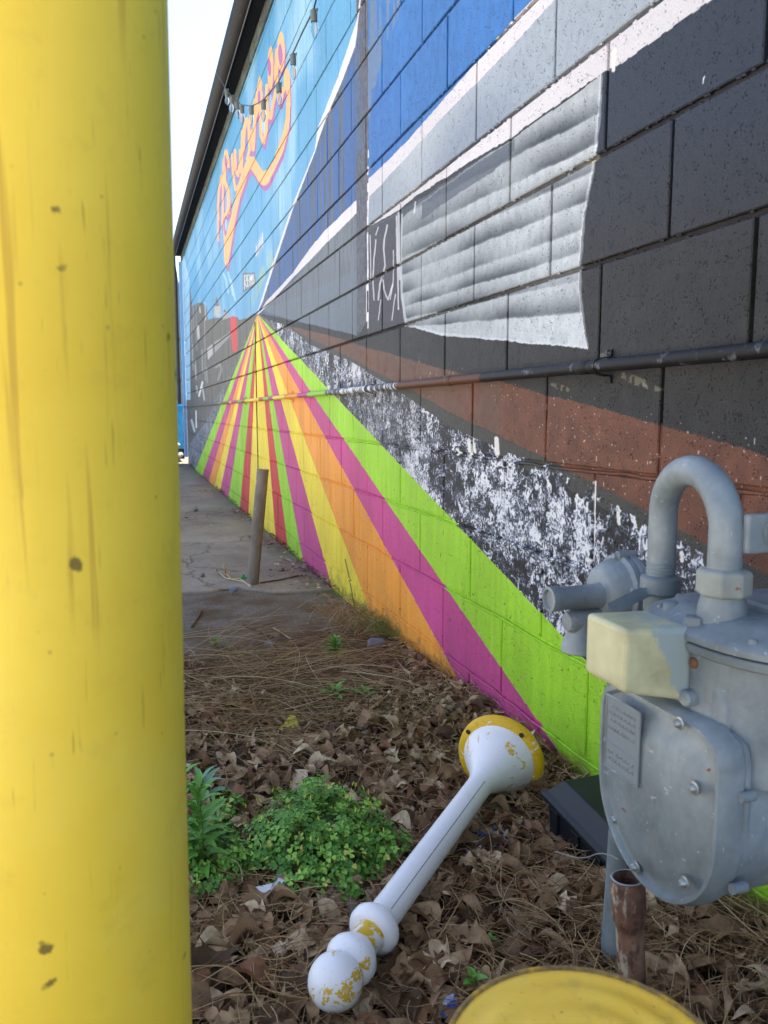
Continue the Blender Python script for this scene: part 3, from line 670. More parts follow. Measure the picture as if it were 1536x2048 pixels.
m_ = MB(); m_.tube([(-.13, 13.3, 3.25), (-.13, 13.3, 3.1), (-.10, 13.36, 2.9), (-.10, 13.38, 2.0), (-.10, 13.38, .95)], .036, 12); m_.build('pipe_body', mat('spout_black', (26, 28, 34), .5), ds, smooth=60)
for z in (1.95, 1.3): m_ = MB(); m_.lathe((-.10, 13.38, z), (0, 0, 1), [(0, .044), (.05, .044)], 12); m_.build('pipe_clip', mat('clip_dark', (30, 26, 32), .6), ds, smooth=40)
m_ = MB(); m_.box((-.05, 13.285, .1), (.0, 13.33, 3.16)); tag(m_.build('corner_trim', mat('pale_blue_trim', (120, 168, 214), .5), bevel=.003), 'pale blue vertical corner trim at the far end of the wall', 'trim')
STN = mat('stone', (150, 145, 138), .9); n = N(STN); n.out(n.ramp(n.noise(9, 5, .7, n.obj()), [(.3, (96, 92, 88)), (.7, (176, 170, 160))]), .9, n.bump(n.noise(30, 4), .7, .01))
def rock_mesh(seed, name='stone'):
    g = random.Random(seed); bm = bmesh.new(); bmesh.ops.create_icosphere(bm, subdivisions=2, radius=1)
    cuts = [(Vector((g.gauss(0, 1), g.gauss(0, 1), g.gauss(0, 1))).normalized(), g.uniform(.5, .85)) for _ in range(9)]
    for v in bm.verts:
        for d, h in cuts:
            t = v.co.dot(d)
            if t > h: v.co -= d*(t-h)
    me = bpy.data.meshes.new(name); bm.to_mesh(me); bm.free(); me.materials.append(STN); return me
def rock(name, loc, sc, label, cat, seed, group=None, rot=0, m=None):
    me = rock_mesh(seed)
    if m: me.materials.clear(); me.materials.append(m)
    o = bpy.data.objects.new(name, me); COL.objects.link(o); o.location = loc; o.scale = sc; o.rotation_euler = (random.uniform(-.3, .3), random.uniform(-.3, .3), rot)
    return tag(o, label, cat, group)
for i in range(14):
    y = 13.40+random.uniform(0, .2); x = -.08-random.uniform(0, .5); s_ = random.uniform(.05, .1)
    rock('rubble_stone', (x, y, .05+(i % 4)*.08), (s_, s_, s_*.75), 'grey rubble stone in the pile at the foot of the blue shed', 'stone', 50+i, 'rubble pile at the far corner')

# ------------------------------------------------------------------ stones, twigs and bits on the slab
GREY = mat('grey_stone', (116, 120, 128), .8)
for i, (x, y, s_, lb) in enumerate(((390, 1022, .030, 'dark angular stone on the slab at the far left joint'), (405, 1153, .022, 'small grey stone on the slab left of the short post'), (467, 1184, .026, 'grey stone lying at the broken slab edge by the post'),
        (562, 1142, .024, 'brown pebble on the slab between the short post and the wall'), (664, 1203, .026, 'pale angular stone on dirt below the yellow ray'), (555, 1268, .023, 'pale round pebble on the cracked asphalt patch'),
        (539, 1290, .028, 'bluish grey stone at the front edge of the asphalt patch'), (750, 1297, .042, 'large bluish stone beside the grass tuft at the wall'), (388, 1312, .014, 'white pebble in the dry grass near the yellow post'), (497, 1042, .026, 'flat dark stone against the wall foot behind the post'))):
    p = onz(x, y); p.z = (gh(p.x, p.y) if p.y < 3.55 else 0)
    rock('stone', (p.x, p.y, p.z+s_*.35), (s_, s_*.8, s_*.62), lb, 'stone', i, 'stones scattered on the ground', i*1.3, GREY if i in (0, 2, 6, 7, 9) else None)
TW_ = mat('twig', (86, 66, 50), .9)
def wire(name, pts, r, m, label, cat, n_=6, group=None):
    m_ = MB(); m_.tube(pts, r, n_); return tag(m_.build(name, m, smooth=70), label, cat, group)
def gp(x, y, dz=.006):
    p = onz(x, y); p.z = (gh(p.x, p.y) if p.y < 3.55 else 0)+dz; return p
wire('twig', [gp(384, 1250), gp(396, 1232), gp(403, 1218)], .005, TW_, 'short dark crack-shaped twig on the asphalt patch at left', 'twig')
wire('twig', [gp(487, 1245), gp(520, 1262), gp(545, 1272)], .004, TW_, 'thin bent brown twig on the asphalt patch', 'twig')
wire('twig', [gp(546, 1252), gp(565, 1265), gp(582, 1276)], .003, mat('pale_straw', (176, 160, 128), .8), 'straight pale straw beside the round pebble', 'twig')
wire('twig', [gp(520, 1168), gp(560, 1162), gp(605, 1152)], .004, TW_, 'dark dry stem lying from the short post towards the wall', 'twig')
m_ = MB()                                             # dead leaves caught in small heaps on the slab
def flake(m_, p, s_, g=random):
    a = g.uniform(0, 6.28); u = Vector((math.cos(a), math.sin(a), g.uniform(-.3, .3)))*s_; v = Vector((-math.sin(a), math.cos(a), g.uniform(-.4, .4)))*s_*.4; up = Vector((0, 0, s_*.25))
    m_.add([p-u, p+v+up, p+u, p-v+up*.4], [(0, 1, 2), (0, 2, 3)])
for (x, y, sx_, k) in ((383, 1030, .16, 60), (480, 1025, .10, 40), (470, 1030, .1, 20), (545, 1080, .07, 90), (570, 1098, .06, 70), (600, 1140, .1, 80), (625, 1162, .1, 90), (440, 985, .1, 70), (475, 1000, .1, 40), (365, 930, .25, 90)):
    p = gp(x, y)
    for _ in range(k): flake(m_, Vector((min(-.01, p.x+random.gauss(0, sx_)), p.y+random.gauss(0, sx_*2), .008+random.random()*.012)), random.uniform(.008, .022))
LEAF = mat('dry_leaf', rough=.75, spec=.25); n = N(LEAF); ri = n.new('ShaderNodeNewGeometry').outputs['Random Per Island']
col = n.ramp(ri, [(0, (78, 58, 42)), (.18, (122, 96, 70)), (.4, (154, 124, 92)), (.6, (176, 146, 112)), (.72, (132, 90, 64)), (.82, (188, 160, 126)), (1, (218, 196, 162))])
col = n.mix(n.math('MULTIPLY', n.step(n.noise(70, 4, .6, n.pos()), .45, .7), .45), col, (58, 40, 28))
n.out(col, .72, n.bump(n.noise(180, 3, .6, n.pos()), .35, .002))
tag(m_.build('blown_leaf_bits', LEAF), 'small heaps of brown leaf bits along the slab and wall foot', 'leaf litter', kind='stuff')

# ------------------------------------------------------------------ leaf litter and dry grass
def leaf_protos():
    P = []
    outl = [[0, .45, .8, 1, .98, .8, .5, .2, 0], [0, .35, .7, .95, 1, .9, .6, .25, 0], [.06, .5, 1, .55, .9, .5, .8, .3, 0], [0, .6, .95, 1, .9, .7, .45, .15, 0], [.05, .4, .55, 1.0, .5, .95, .45, .35, 0]]
    for k in range(10):
        g = random.Random(k); wd = outl[k % 5]; rows = len(wd); vs = []; fs = []
        cu = g.uniform(.2, 2.8)*g.choice((1, 1, -.7)); tw = g.uniform(-1.1, 1.1); fold = g.uniform(.1, 1.2)*g.choice((1, 1, -.6)); side = g.uniform(-.25, .25)
        asp = g.uniform(.17, .30)*(1.5 if k % 5 in (2, 4) else 1)
        for i in range(rows):
            t = i/(rows-1)-.5; h = (math.cos(t*cu)-1)*.55+.1*math.sin(7*t+k); w2 = wd[i]*asp
            for sgn in (-1, -.5, 0, .5, 1):
                a = tw*t; e = abs(sgn)**1.6*w2*fold
                vs.append((t, side*(t*t)*2 + sgn*w2*math.cos(a)*(1-.25*abs(fold)*abs(sgn)), h + e + sgn*w2*math.sin(a)))
        for i in range(rows-1):
            for j in range(4): fs.append((i*5+j, i*5+j+1, (i+1)*5+j+1, (i+1)*5+j))
        P.append((np.array(vs), fs))
    return P
LP = leaf_protos()
def scatter_leaves(name, m, label, spots, kind='stuff'):
    V = []; F = []; o = 0
    for (x, y, z, s_, rz, tx, ty) in spots:
        vs, fs = LP[random.randrange(10)]
        R = np.array(Matrix.Rotation(rz, 3, 'Z') @ Matrix.Rotation(tx, 3, 'X') @ Matrix.Rotation(ty, 3, 'Y'))
        v = (vs*s_) @ R.T + np.array((x, y, z)); V.append(v); F += [tuple(i+o for i in f) for f in fs]; o += len(v)
    me = bpy.data.meshes.new(name); me.from_pydata(np.concatenate(V).tolist(), [], F); me.materials.append(m); me.polygons.foreach_set('use_smooth', [True]*len(me.polygons))
    ob = bpy.data.objects.new(name, me); COL.objects.link(ob); return tag(ob, label, 'leaf litter', kind=kind)
def dens(x, y):
    d = max(0, min(1, (2.75+.5*math.sin(x*5)-y+.35*x)/.55))
    if y > 1.2 and x < -.55: d *= .8+.2*math.sin(y*6+x*9)
    return d
sp = []
while len(sp) < 11500:
    y = .35+2.7*random.random()**1.15; x = -1.9*random.random()**1.0
    if random.random() > dens(x, y): continue
    s_ = random.choice((random.uniform(.018, .035), random.uniform(.035, .06), random.uniform(.05, .085)))
    if y > 1.9: s_ *= .75
    z = gh(x, y)+.004+.02*random.random()
    x = min(x, -.012-s_*.3)
    sp.append((x, y, z, s_, random.uniform(0, 6.28), random.gauss(0, .45), random.gauss(0, .35)))
scatter_leaves('leaf_litter', LEAF, 'brown curled dead leaves covering the dirt along the wall', sp)
sp = []
big = [(557, 1800, .09, 1.2), (455, 1560, .05, .6), (470, 1600, .05, 2.0), (880, 1650, .08, .4), (1000, 1650, .06, 2.4), (930, 1720, .10, -.3), (900, 1800, .08, 1.0), (1210, 1850, .07, .2), (1360, 1880, .09, 1.2), (1440, 1960, .11, -.4), (480, 1900, .1, .3), (430, 1940, .11, 1.3), (600, 1900, .09, 2.2), (780, 1990, .1, 1.1), (860, 1960, .08, 0), (440, 1750, .06, .4), (690, 1450, .06, .2), (800, 1520, .07, 1.9), (760, 1440, .05, .8), (1120, 1640, .05, .5), (1060, 1880, .09, 2.6), (1010, 1820, .08, .7), (930, 1900, .09, 2.1)]
g_big = random.Random(3)
for _ in range(150):
    y = 1340+700*g_big.random()**.9; x = g_big.uniform(385, 1530)
    if onz(x, y).x > -.04: continue
    big.append((x, y, g_big.uniform(.045, .085)*(.7 if y < 1600 else 1), g_big.uniform(0, 6.28)))
for x, y, s_, rz in big:
    p = gp(x, y); sp.append((p.x, p.y, p.z+.020, s_, rz, random.gauss(0, .28), random.gauss(0, .25)))
scatter_leaves('large_dead_leaves', LEAF, 'larger curled brown leaves lying on top of the leaf litter', sp)
STR = mat('dry_grass', rough=.8, spec=.2); n = N(STR); ri = n.new('ShaderNodeNewGeometry').outputs['Random Per Island']
n.out(n.ramp(ri, [(0, (128, 98, 64)), (.3, (162, 132, 90)), (.6, (192, 164, 120)), (.8, (134, 90, 58)), (1, (214, 194, 156))]), .8)
def strands(name, specs, m, label, cat='dry grass'):
    V = []; F = []; o = 0
    for (p, L, az, rad, lift, curl) in specs:
        pts = []; a = az; q = np.array(p, float); seg = 7
        for i in range(seg+1):
            t = i/seg; pts.append(q.copy())
            a += curl*random.uniform(.2, 1.2)/seg
            dz = lift*math.cos(math.pi*t*.95)
            q = q + np.array((math.cos(a), math.sin(a), dz))*(L/seg)
            if q[0] > -.008: q[0] = -.008
        pts = np.array(pts); pts[:, 2] = np.maximum(pts[:, 2], [gh(a_, b_) + .003 if b_ < 3.55 else .003 for a_, b_ in pts[:, :2]])
        d = np.gradient(pts, axis=0); d /= np.linalg.norm(d, axis=1)[:, None]+1e-9
        sd_ = np.cross(d, (0, 0, 1)); sd_ /= np.linalg.norm(sd_, axis=1)[:, None]+1e-6; up = np.cross(sd_, d)
        r_ = rad*np.linspace(1, .45, len(pts))[:, None]
        ring = np.stack([pts+sd_*r_, pts-sd_*r_*.5+up*r_*.8, pts-sd_*r_*.5-up*r_*.8], 1).reshape(-1, 3); V.append(ring)
        for i in range(seg):
            for k in range(3): F.append((o+i*3+k, o+i*3+(k+1) % 3, o+(i+1)*3+(k+1) % 3, o+(i+1)*3+k))
        o += len(ring)
    me = bpy.data.meshes.new(name); me.from_pydata(np.concatenate(V).tolist(), [], F); me.materials.append(m); me.polygons.foreach_set('use_smooth', [True]*len(me.polygons))
    ob = bpy.data.objects.new(name, me); COL.objects.link(ob); return tag(ob, label, cat, kind='stuff')
sp = []
def bunch(px_, py_, k, sx_, L, lift=.25, rad=.0009, curl=1.6, az=None):
    p = gp(px_, py_)
    for _ in range(k):
        x = p.x+random.gauss(0, sx_); y = p.y+random.gauss(0, sx_*1.2)
        if x > -.01: x = -.01-abs(random.gauss(0, .02))
        sp.append(((x, y, gh(x, y)+.012+random.random()*.02), random.uniform(.4, 1)*L, (random.uniform(0, 6.28) if az is None else random.gauss(az, .5)), rad*random.uniform(.6, 1.2), lift*random.uniform(.2, 1), random.gauss(0, curl)))
for q in ((1180, 1730, 170, .10, .12), (1000, 1800, 150, .12, .12), (1120, 1860, 120, .1, .12), (1350, 1900, 160, .1, .14), (1480, 1950, 160, .1, .14), (1450, 1820, 90, .08, .1), (800, 1700, 70, .1, .14), (700, 1950, 110, .12, .13), (480, 1800, 190, .09, .10), (450, 1880, 120, .08, .12),
          (560, 1950, 110, .1, .13), (900, 1480, 90, .12, .16), (700, 1470, 130, .14, .12), (840, 1440, 120, .1, .12), (620, 1420, 110, .16, .22), (520, 1360, 150, .22, .38), (430, 1380, 140, .2, .4), (700, 1360, 110, .16, .3), (650, 1330, 90, .2, .4), (480, 1450, 70, .14, .16), (1080, 1600, 70, .06, .12), (980, 1600, 60, .06, .12), (860, 1600, 50, .1, .16), (1010, 1940, 80, .08, .12)):
    bunch(*q)
bunch(480, 1350, 90, .25, .5, .2, .0014, .8, 0.1); bunch(640, 1380, 50, .2, .45, .25, .0013, .9, 3.0); bunch(440, 1320, 40, .2, .6, .2, .0016, .6, .2)
for q in ((1150, 1690, 160, .08, .13), (1040, 1760, 150, .09, .14), (1180, 1880, 200, .09, .13), (1080, 1960, 120, .08, .12), (1380, 1850, 200, .09, .14), (1460, 1910, 260, .08, .13), (1330, 1960, 200, .08, .14), (1510, 1990, 160, .06, .12), (430, 1960, 110, .06, .16), (540, 1850, 120, .08, .15), (840, 1900, 110, .08, .14), (960, 1850, 120, .08, .12), (1090, 1540, 90, .05, .1), (780, 1560, 90, .12, .15), (620, 1500, 110, .14, .18), (900, 1420, 110, .1, .14)):
    bunch(q[0], q[1], int(q[2]*.42), *q[3:], lift=.45, rad=.0011)
bunch(700, 1235, 260, .07, .13, 1.3, .0010, 1.5); bunch(725, 1265, 160, .06, .12, 1.2, .0010, 1.5); bunch(1190, 1480, 40, .02, .09, 1.0, .001, 2.5)
strands('dry_grass', sp, STR, 'tangled straw coloured dead grass stems over the leaves')
REDN = mat('reddish_needles', (112, 52, 34), .8)
sp = []
for q in ((960, 1580, 40, .02, .06), (955, 1560, 25, .015, .05), (1100, 1920, 60, .03, .07), (410, 1830, 50, .03, .06), (1060, 1700, 30, .02, .05)): bunch(*q, lift=.6, rad=.0008)
strands('reddish_sprigs', sp, REDN, 'small dead reddish brown needle sprigs on the litter', 'sprig')

# ------------------------------------------------------------------ green plants
GRN_ = mat('clover_leaf', rough=.55, spec=.35); n = N(GRN_); ri = n.new('ShaderNodeObjectInfo').outputs['Random']; r2 = n.new('ShaderNodeNewGeometry').outputs['Random Per Island']
rr = n.math('FRACT', n.math('ADD', ri, r2))
n.out(n.ramp(rr, [(0, (64, 112, 40)), (.5, (100, 152, 58)), (.85, (134, 180, 74)), (.95, (164, 202, 88)), (1, (190, 180, 96))]), .5)
n.b.inputs['Subsurface Weight'].default_value = .12; n.b.inputs['Subsurface Radius'].default_value = (.002, .004, .001); 
STM = mat('green_stem', (110, 140, 66), .6)
def trifol(s_=1.0):
    v = []; f = []
    for k in range(3):
        a = k*2.094; ca, sa = math.cos(a), math.sin(a)
        loc = [(0.06, 0, .0), (.42, .34, .10), (.80, .52, .10), (1.02, .30, .02), (.86, 0, -.06), (1.02, -.30, .02), (.80, -.52, .10), (.42, -.34, .10), (.5, 0, -.02)]
        o = len(v)
        for (x, y, z) in loc: v.append(((x*ca-y*sa)*s_, (x*sa+y*ca)*s_, z*s_))
        f += [(o, o+8, o+1), (o+1, o+8, o+2), (o+2, o+8, o+4, o+3), (o+4, o+8, o+6, o+5), (o+6, o+8, o+7), (o+7, o+8, o)]
    return v, f
TV, TF = trifol()
tri_me = bpy.data.meshes.new('leaf'); tri_me.from_pydata(TV, [], TF); tri_me.materials.append(GRN_)
def clover(name, lobes, count, parts, label):
    root = empty(name, (lobes[0][0], lobes[0][1], 0), label, 'plant'); L = []
    tot = sum(l[5] for l in lobes)
    for (cx_, cy_, rx, ry, hh, wgt) in lobes:
        for _ in range(int(count*wgt/tot)):
            while True:
                a, b = random.uniform(-1, 1), random.uniform(-1, 1)
                if a*a+b*b < 1: break
            q = math.sqrt(max(0, 1-(a*a+b*b))); z = hh*(q**.8)*random.uniform(.55, 1.15)*(.85+.3*math.sin(a*5+1)*math.sin(b*6))+.008
            x = cx_+a*rx*random.uniform(.85, 1.12); y = cy_+b*ry*random.uniform(.85, 1.12)
            nrm = Vector((a*.9, b*.9, .45+q)).normalized()
            L.append((Vector((x, y, gh(x, y)+z)), nrm, random.choice((random.uniform(.006, .010), random.uniform(.009, .014))), cx_, cy_))
    L.sort(key=lambda l: (l[0]-CAM).length - l[0].z*3)
    stuff = MB(); stems = MB()
    for i, (p, nrm, s_, cx_, cy_) in enumerate(L):
        q = (nrm+Vector((random.gauss(0, .25), random.gauss(0, .25), 0))).to_track_quat('Z', 'Y').to_matrix() @ Matrix.Rotation(random.uniform(0, 6.28), 3, 'Z')
        if i < parts:
            o = bpy.data.objects.new('leaf', tri_me); COL.objects.link(o); o.parent = root
            o.matrix_local = Matrix.Translation(p-root.location) @ (q*s_).to_4x4()
        else: stuff.add([p+q@(Vector(v)*s_) for v in TV], TF)
        if i % 2 == 0: stems.tube([(cx_+(p.x-cx_)*.45, cy_+(p.y-cy_)*.45, gh(p.x, p.y)), (cx_+(p.x-cx_)*.85, cy_+(p.y-cy_)*.85, p.z*.6), p], .0008, 3)
    if stuff.v: tag(stuff.build('inner_leaves', GRN_, root), kind='stuff')
    tag(stems.build('stems', STM, root), kind='stuff'); return root
pc = onz(655, 1665, .05)
clover('clover_clump', [(pc.x-.015, pc.y+.02, .130, .145, .115, 10), (pc.x-.13, pc.y+.05, .05, .08, .035, .7), (pc.x+.01, pc.y+.16, .06, .06, .08, 1.0), (pc.x+.09, pc.y-.03, .055, .07, .065, 1.3), (pc.x-.02, pc.y-.09, .11, .06, .05, 1.3)], 1000, 300, 'dense round clump of green clover beside the fallen white post')
BUD = mat('yellow_bud', (206, 206, 70), .6); m_ = MB()
for _ in range(46):
    a = random.uniform(0, 6.28); q = random.random()**.5; x = pc.x-.02+.16*q*math.cos(a); y = pc.y+.02+.15*q*math.sin(a); z = gh(x, y)+.105*math.sqrt(max(0, 1-q*q*.8))+.012
    m_.lathe((x, y, z), (random.gauss(0, .3), random.gauss(0, .3), 1), [(0, .0006), (.004, .0013), (.010, .0004)], 5)
root = [o for o in bpy.data.objects if o.name == 'clover_clump'][0]; tag(m_.build('buds', BUD, root), kind='stuff')
clump2 = onz(415, 1705, .03)
clover('clover_sprawl', [(clump2.x, clump2.y, .085, .11, .06, 5), (clump2.x-.09, clump2.y, .1, .12, .07, 3), (clump2.x+.04, clump2.y+.17, .06, .06, .04, 1.6)], 420, 150, 'loose sprawl of clover around the tall weed by the yellow post')
WEED = mat('weed_leaf', rough=.5, spec=.4); n = N(WEED); n.out(n.ramp(n.new('ShaderNodeNewGeometry').outputs['Random Per Island'], [(0, (66, 118, 44)), (.6, (104, 158, 62)), (1, (146, 190, 100))]), .5)
WEED2 = mat('dusty_green_leaf', (108, 146, 112), .6)
def blade(m_, p, d, L, wd, droop, n_=5):
    d = Vector(d).normalized(); sd_ = d.cross(Vector((0, 0, 1)));
    if sd_.length < .01: sd_ = Vector((1, 0, 0))
    sd_.normalize(); vs = []; fs = []; q = Vector(p)
    ww = [.25, .8, 1, .75, .4, 0]
    for i in range(n_+1):
        t = i/n_; w2 = wd*ww[min(5, round(t*5))]
        vs += [q-sd_*w2+Vector((0, 0, w2*.5)), q.copy(), q+sd_*w2+Vector((0, 0, w2*.5))]
        q = q + d*(L/n_); d = (d+Vector((0, 0, -droop/n_))).normalized()
    for i in range(n_):
        for j in range(2): fs.append((i*3+j, i*3+j+1, (i+1)*3+j+1, (i+1)*3+j))
    m_.add(vs, fs)
def weed(name, base, h, count, L, wd, label, m=WEED, lean=(0, 0), up0=.1):
    root = empty(name, base, label, 'plant')
    top = Vector(base)+Vector((lean[0], lean[1], h)); s = MB(); s.tube([base, (Vector(base)+top)/2+Vector((.004, 0, 0)), top], .0022, 5); s.build('stem', STM, root, smooth=60)
    for i in range(count):
        t = up0+(1-up0)*i/max(1, count-1); a = i*2.4; p = Vector(base).lerp(top, t)
        m_ = MB(); blade(m_, p, (math.cos(a), math.sin(a), .5+.6*t), L*(1.05-.55*t)*random.uniform(.8, 1.15), wd*(1.1-.5*t), .9); m_.build('leaf', m, root, smooth=60)
    return root
weed('tall_weed', gp(402, 1760, 0), .17, 34, .08, .0115, 'tall leafy green weed right beside the yellow post')
weed('tall_weed', gp(360, 1760, 0), .20, 24, .08, .009, 'leafy weed half hidden behind the yellow post', lean=(.01, .0))
weed('tall_weed', gp(432, 1720, 0), .10, 20, .06, .006, 'shorter bright green weed between the tall weed and the clover clump')
weed('dusty_weed', gp(405, 1600, 0), .05, 9, .085, .010, 'weed with long dusty green toothed leaves behind the clover', WEED2)
weed('rosette_weed', gp(670, 1315, 0), .07, 34, .062, .008, 'small bright green rosette weed on the dirt near the wall')
weed('seedling', gp(432, 1288, 0), .025, 9, .05, .007, 'low green seedling at the edge of the asphalt patch')
weed('seedling', gp(948, 1990, 0), .035, 8, .035, .010, 'broad leaved seedling behind the round yellow bollard cap')
weed('seedling', gp(980, 1900, 0), .025, 12, .03, .006, 'small grey green sprig among leaves right of the white post')
weed('seedling', gp(670, 1400, 0), .04, 10, .07, .009, 'dark green weed under dry stems near the wall')
weed('seedling', gp(730, 1400, 0), .02, 7, .06, .009, 'green leaves poking through dry stems beside the dark weed', WEED)
weed('seedling', gp(1480, 1840, 0), .03, 8, .03, .006, 'tiny bright weed sprouting under the gas meter')
sp = []
for q in ((765, 1268, 160, .045, .10), (790, 1285, 60, .03, .06), (436, 958, 30, .1, .12), (450, 985, 20, .1, .10), (700, 1200, 30, .06, .08), (640, 1172, 20, .05, .05)): bunch(*q, lift=1.6, rad=.0009, curl=.8)
strands('green_grass', sp, mat('grass_green', (112, 132, 48), .6), 'thin yellow green grass tufts growing at the wall foot', 'grass')
sp = []
for q in ((1510, 1830, 220, .03, .05),): bunch(*q, lift=1.5, rad=.0008, curl=.8)
strands('moss_tuft', sp, mat('moss', (120, 124, 40), .8), 'yellow green moss and grass against the wall under the gas meter', 'moss')

# ------------------------------------------------------------------ short grey post on the slab with old wires
PST = mat('weathered_steel', rough=.6); n = N(PST); p_ = n.pos()
col = n.ramp(n.noise(11, 5, .65, n.scale(p_, (1, 1, .5))), [(.3, (86, 74, 66)), (.5, (112, 102, 92)), (.72, (134, 120, 106))])
col = n.mix(n.step(n.noise(34, 3, .5, n.scale(p_, (1, 1, .35))), .70, .73), col, (168, 166, 162)); n.out(col, .6, n.bump(n.noise(90, 4), .4, .002))
pb = onz(505, 1168); pt = at(526, 938, (pb-CAM).dot(FWD)-.02)
post = empty('short_post', pb, 'short leaning weathered steel post standing on the concrete slab', 'post')
m_ = MB(); d = pt-pb; L = d.length
m_.lathe(pb-d*.02, d, [(0, .0285), (L*1.02, .0285), (L*1.02, .024), (L*.9, .024)], 24, cap1=True); m_.build('tube', PST, post, smooth=40)
wire('loose_wire', [gp(502, 1172, .004), gp(492, 1168, .004), gp(480, 1160, .006), gp(462, 1160, .004), gp(452, 1150, .01), at(449, 1138, 3.95), at(448, 1126, 3.95)], .0035, mat('wire_yellow', (206, 170, 70), .5), 'curved yellow wire sticking out at the short post base', 'wire')
wire('loose_wire', [gp(502, 1176, .004), gp(488, 1166, .006), gp(470, 1162, .005), gp(450, 1158, .006), gp(436, 1146, .01), at(430, 1139, 4.0)], .0028, mat('wire_white', (190, 180, 160), .5), 'pale wire running out from the short post base', 'wire')
wire('green_tape', [gp(484, 1158, .006), gp(489, 1155, .014), gp(494, 1158, .006)], .008, mat('tape_green', (70, 160, 110), .5), 'bit of green tape at the foot of the short post', 'tape', 5)

# ------------------------------------------------------------------ fallen white post with flaking yellow paint
WHT = mat('white_plastic', rough=.38); n = N(WHT); o_ = n.obj()
zc_ = n.sep(o_)[2]
spk = n.step(n.noise(380, 2, .5, o_), .70, .74)
zone = n.math('ADD', n.math('MULTIPLY', n.noise(16, 4, .6, o_), 1.0), 0)
scr = n.math('MULTIPLY', n.step(n.noise(24, 5, .7, n.scale(o_, (1, .6, .45)), dist=.7), .56, .575), n.step(n.noise(190, 4, .7, o_), .40, .47))
zm = n.ramp(n.math('DIVIDE', zc_, .9), [(0, (255, 255, 255)), (.09, (60, 60, 60)), (.13, (0, 0, 0)), (.66, (0, 0, 0)), (.74, (255, 255, 255)), (.86, (255, 255, 255))])
yl_ = n.math('MULTIPLY', scr, n.step(zm, .1, .3))
col = n.mix(yl_, (238, 236, 240), (220, 176, 24)); col = n.mix(n.math('MULTIPLY', spk, .55), col, (90, 84, 74))
col = n.mix(n.math('MULTIPLY', n.step(n.noise(12, 5, .6, o_), .52, .75), .18), col, (150, 138, 118))
n.out(col, n.math('ADD', .34, n.math('MULTIPLY', yl_, .2)), n.bump(yl_, .3, .0008))
YFL = mat('flaking_yellow', rough=.5); n = N(YFL); o_ = n.obj()
fl = n.step(n.noise(22, 6, .72, o_, dist=.4), .60, .63)
col = n.mix(fl, (222, 178, 22), (230, 226, 222)); col = n.mix(n.math('MULTIPLY', n.step(n.noise(120, 4, .6, o_), .56, .7), .5), col, (130, 92, 10)); n.out(col, .5, n.bump(n.noise(90, 4), .4, .001))
p0 = onz(671, 1962, .044); p1 = onz(1003, 1512, .098)
ax = (p1-p0); LP_ = ax.length; ax.normalize()
fp = empty('fallen_post', p0, 'white plastic newel post with ball end and yellow flange lying on leaves', 'post')
def lobj(name, prof, m, n_=40, parent=fp, cap=True):
    b_ = MB(); b_.lathe((0, 0, 0), (0, 0, 1), prof, n_, cap0=cap, cap1=cap); o = b_.build(name, m, None, smooth=50)
    o.parent = parent; o.matrix_parent_inverse = Matrix.Identity(4); o.matrix_local = ax.to_track_quat('Z', 'Y').to_matrix().to_4x4(); return o
RB = .0382
ball = [(RB*-math.cos(t), RB*math.sin(t)) for t in [i*math.pi/18 for i in range(0, 16)]]; ball[0] = (-RB, .0005)
lobj('ball', ball, WHT)
z0 = RB*math.cos(3*math.pi/18)
lobj('bulb_ring', [(z0-.012, .020), (z0-.008, .028), (z0-.002, .035), (z0+.008, .0385), (z0+.018, .037), (z0+.028, .031), (z0+.036, .025)], WHT)
z2 = z0+.036
YNK = YFL.copy(); YNK.name = 'worn_yellow_neck'
for nd in YNK.node_tree.nodes:
    if nd.type == 'MAP_RANGE' and abs(nd.inputs[1].default_value-.60) < .001: nd.inputs[1].default_value = .46; nd.inputs[2].default_value = .50
lobj('neck', [(z2-.004, .0245), (z2, .0238), (z2+.012, .0235), (z2+.026, .0245), (z2+.030, .027)], YNK)
z3 = z2+.028
lobj('collar', [(z3, .030), (z3+.004, .036), (z3+.010, .0395), (z3+.020, .0395), (z3+.026, .036), (z3+.030, .031), (z3+.036, .027), (z3+.040, .0248)], WHT)
z4 = z3+.038; zf = LP_-.14
lobj('shaft', [(z4, .0250), (z4+.1, .0248), (zf, .0246), (zf+.02, .026), (zf+.045, .034), (zf+.075, .050), (zf+.098, .064), (zf+.112, .073), (zf+.122, .078)], WHT)
fl_ = lobj('flange', [(LP_-.020, .076), (LP_-.018, .086), (LP_-.013, .0925), (LP_-.004, .094), (LP_, .090), (LP_, .078), (LP_-.010, .076)], YFL, 56, cap=False)
for k in range(4):
    a = .65+k*math.pi/2; b_ = MB(); b_.lathe((.0835*math.cos(a), .0835*math.sin(a), LP_-.0198), (0, 0, 1), [(0, .0055), (.001, .0042), (.0015, .0005)], 14)
    o = b_.build('bolt_hole', mat('hole_dark', (56, 44, 22), .8), None, smooth=40); o.parent = fl_; o.matrix_parent_inverse = Matrix.Identity(4)
SEAM = 2.25; b_ = MB(); g_ = .0006                                   # mould seam along the top
for zz0, zz1, r_ in ((z4+.004, zf, .0248),): b_.tube([(r_*math.cos(SEAM), r_*math.sin(SEAM), zz0), (r_*math.cos(SEAM), r_*math.sin(SEAM), zz1)], .0007, 5)
o = b_.build('seam', mat('seam_grey', (120, 118, 116), .6), None); o.parent = fp; o.matrix_parent_inverse = Matrix.Identity(4); o.matrix_local = ax.to_track_quat('Z', 'Y').to_matrix().to_4x4()
st_ = empty('buried_stick', gp(700, 1800), 'weathered grey stick end between the clover and the white post', 'stick')
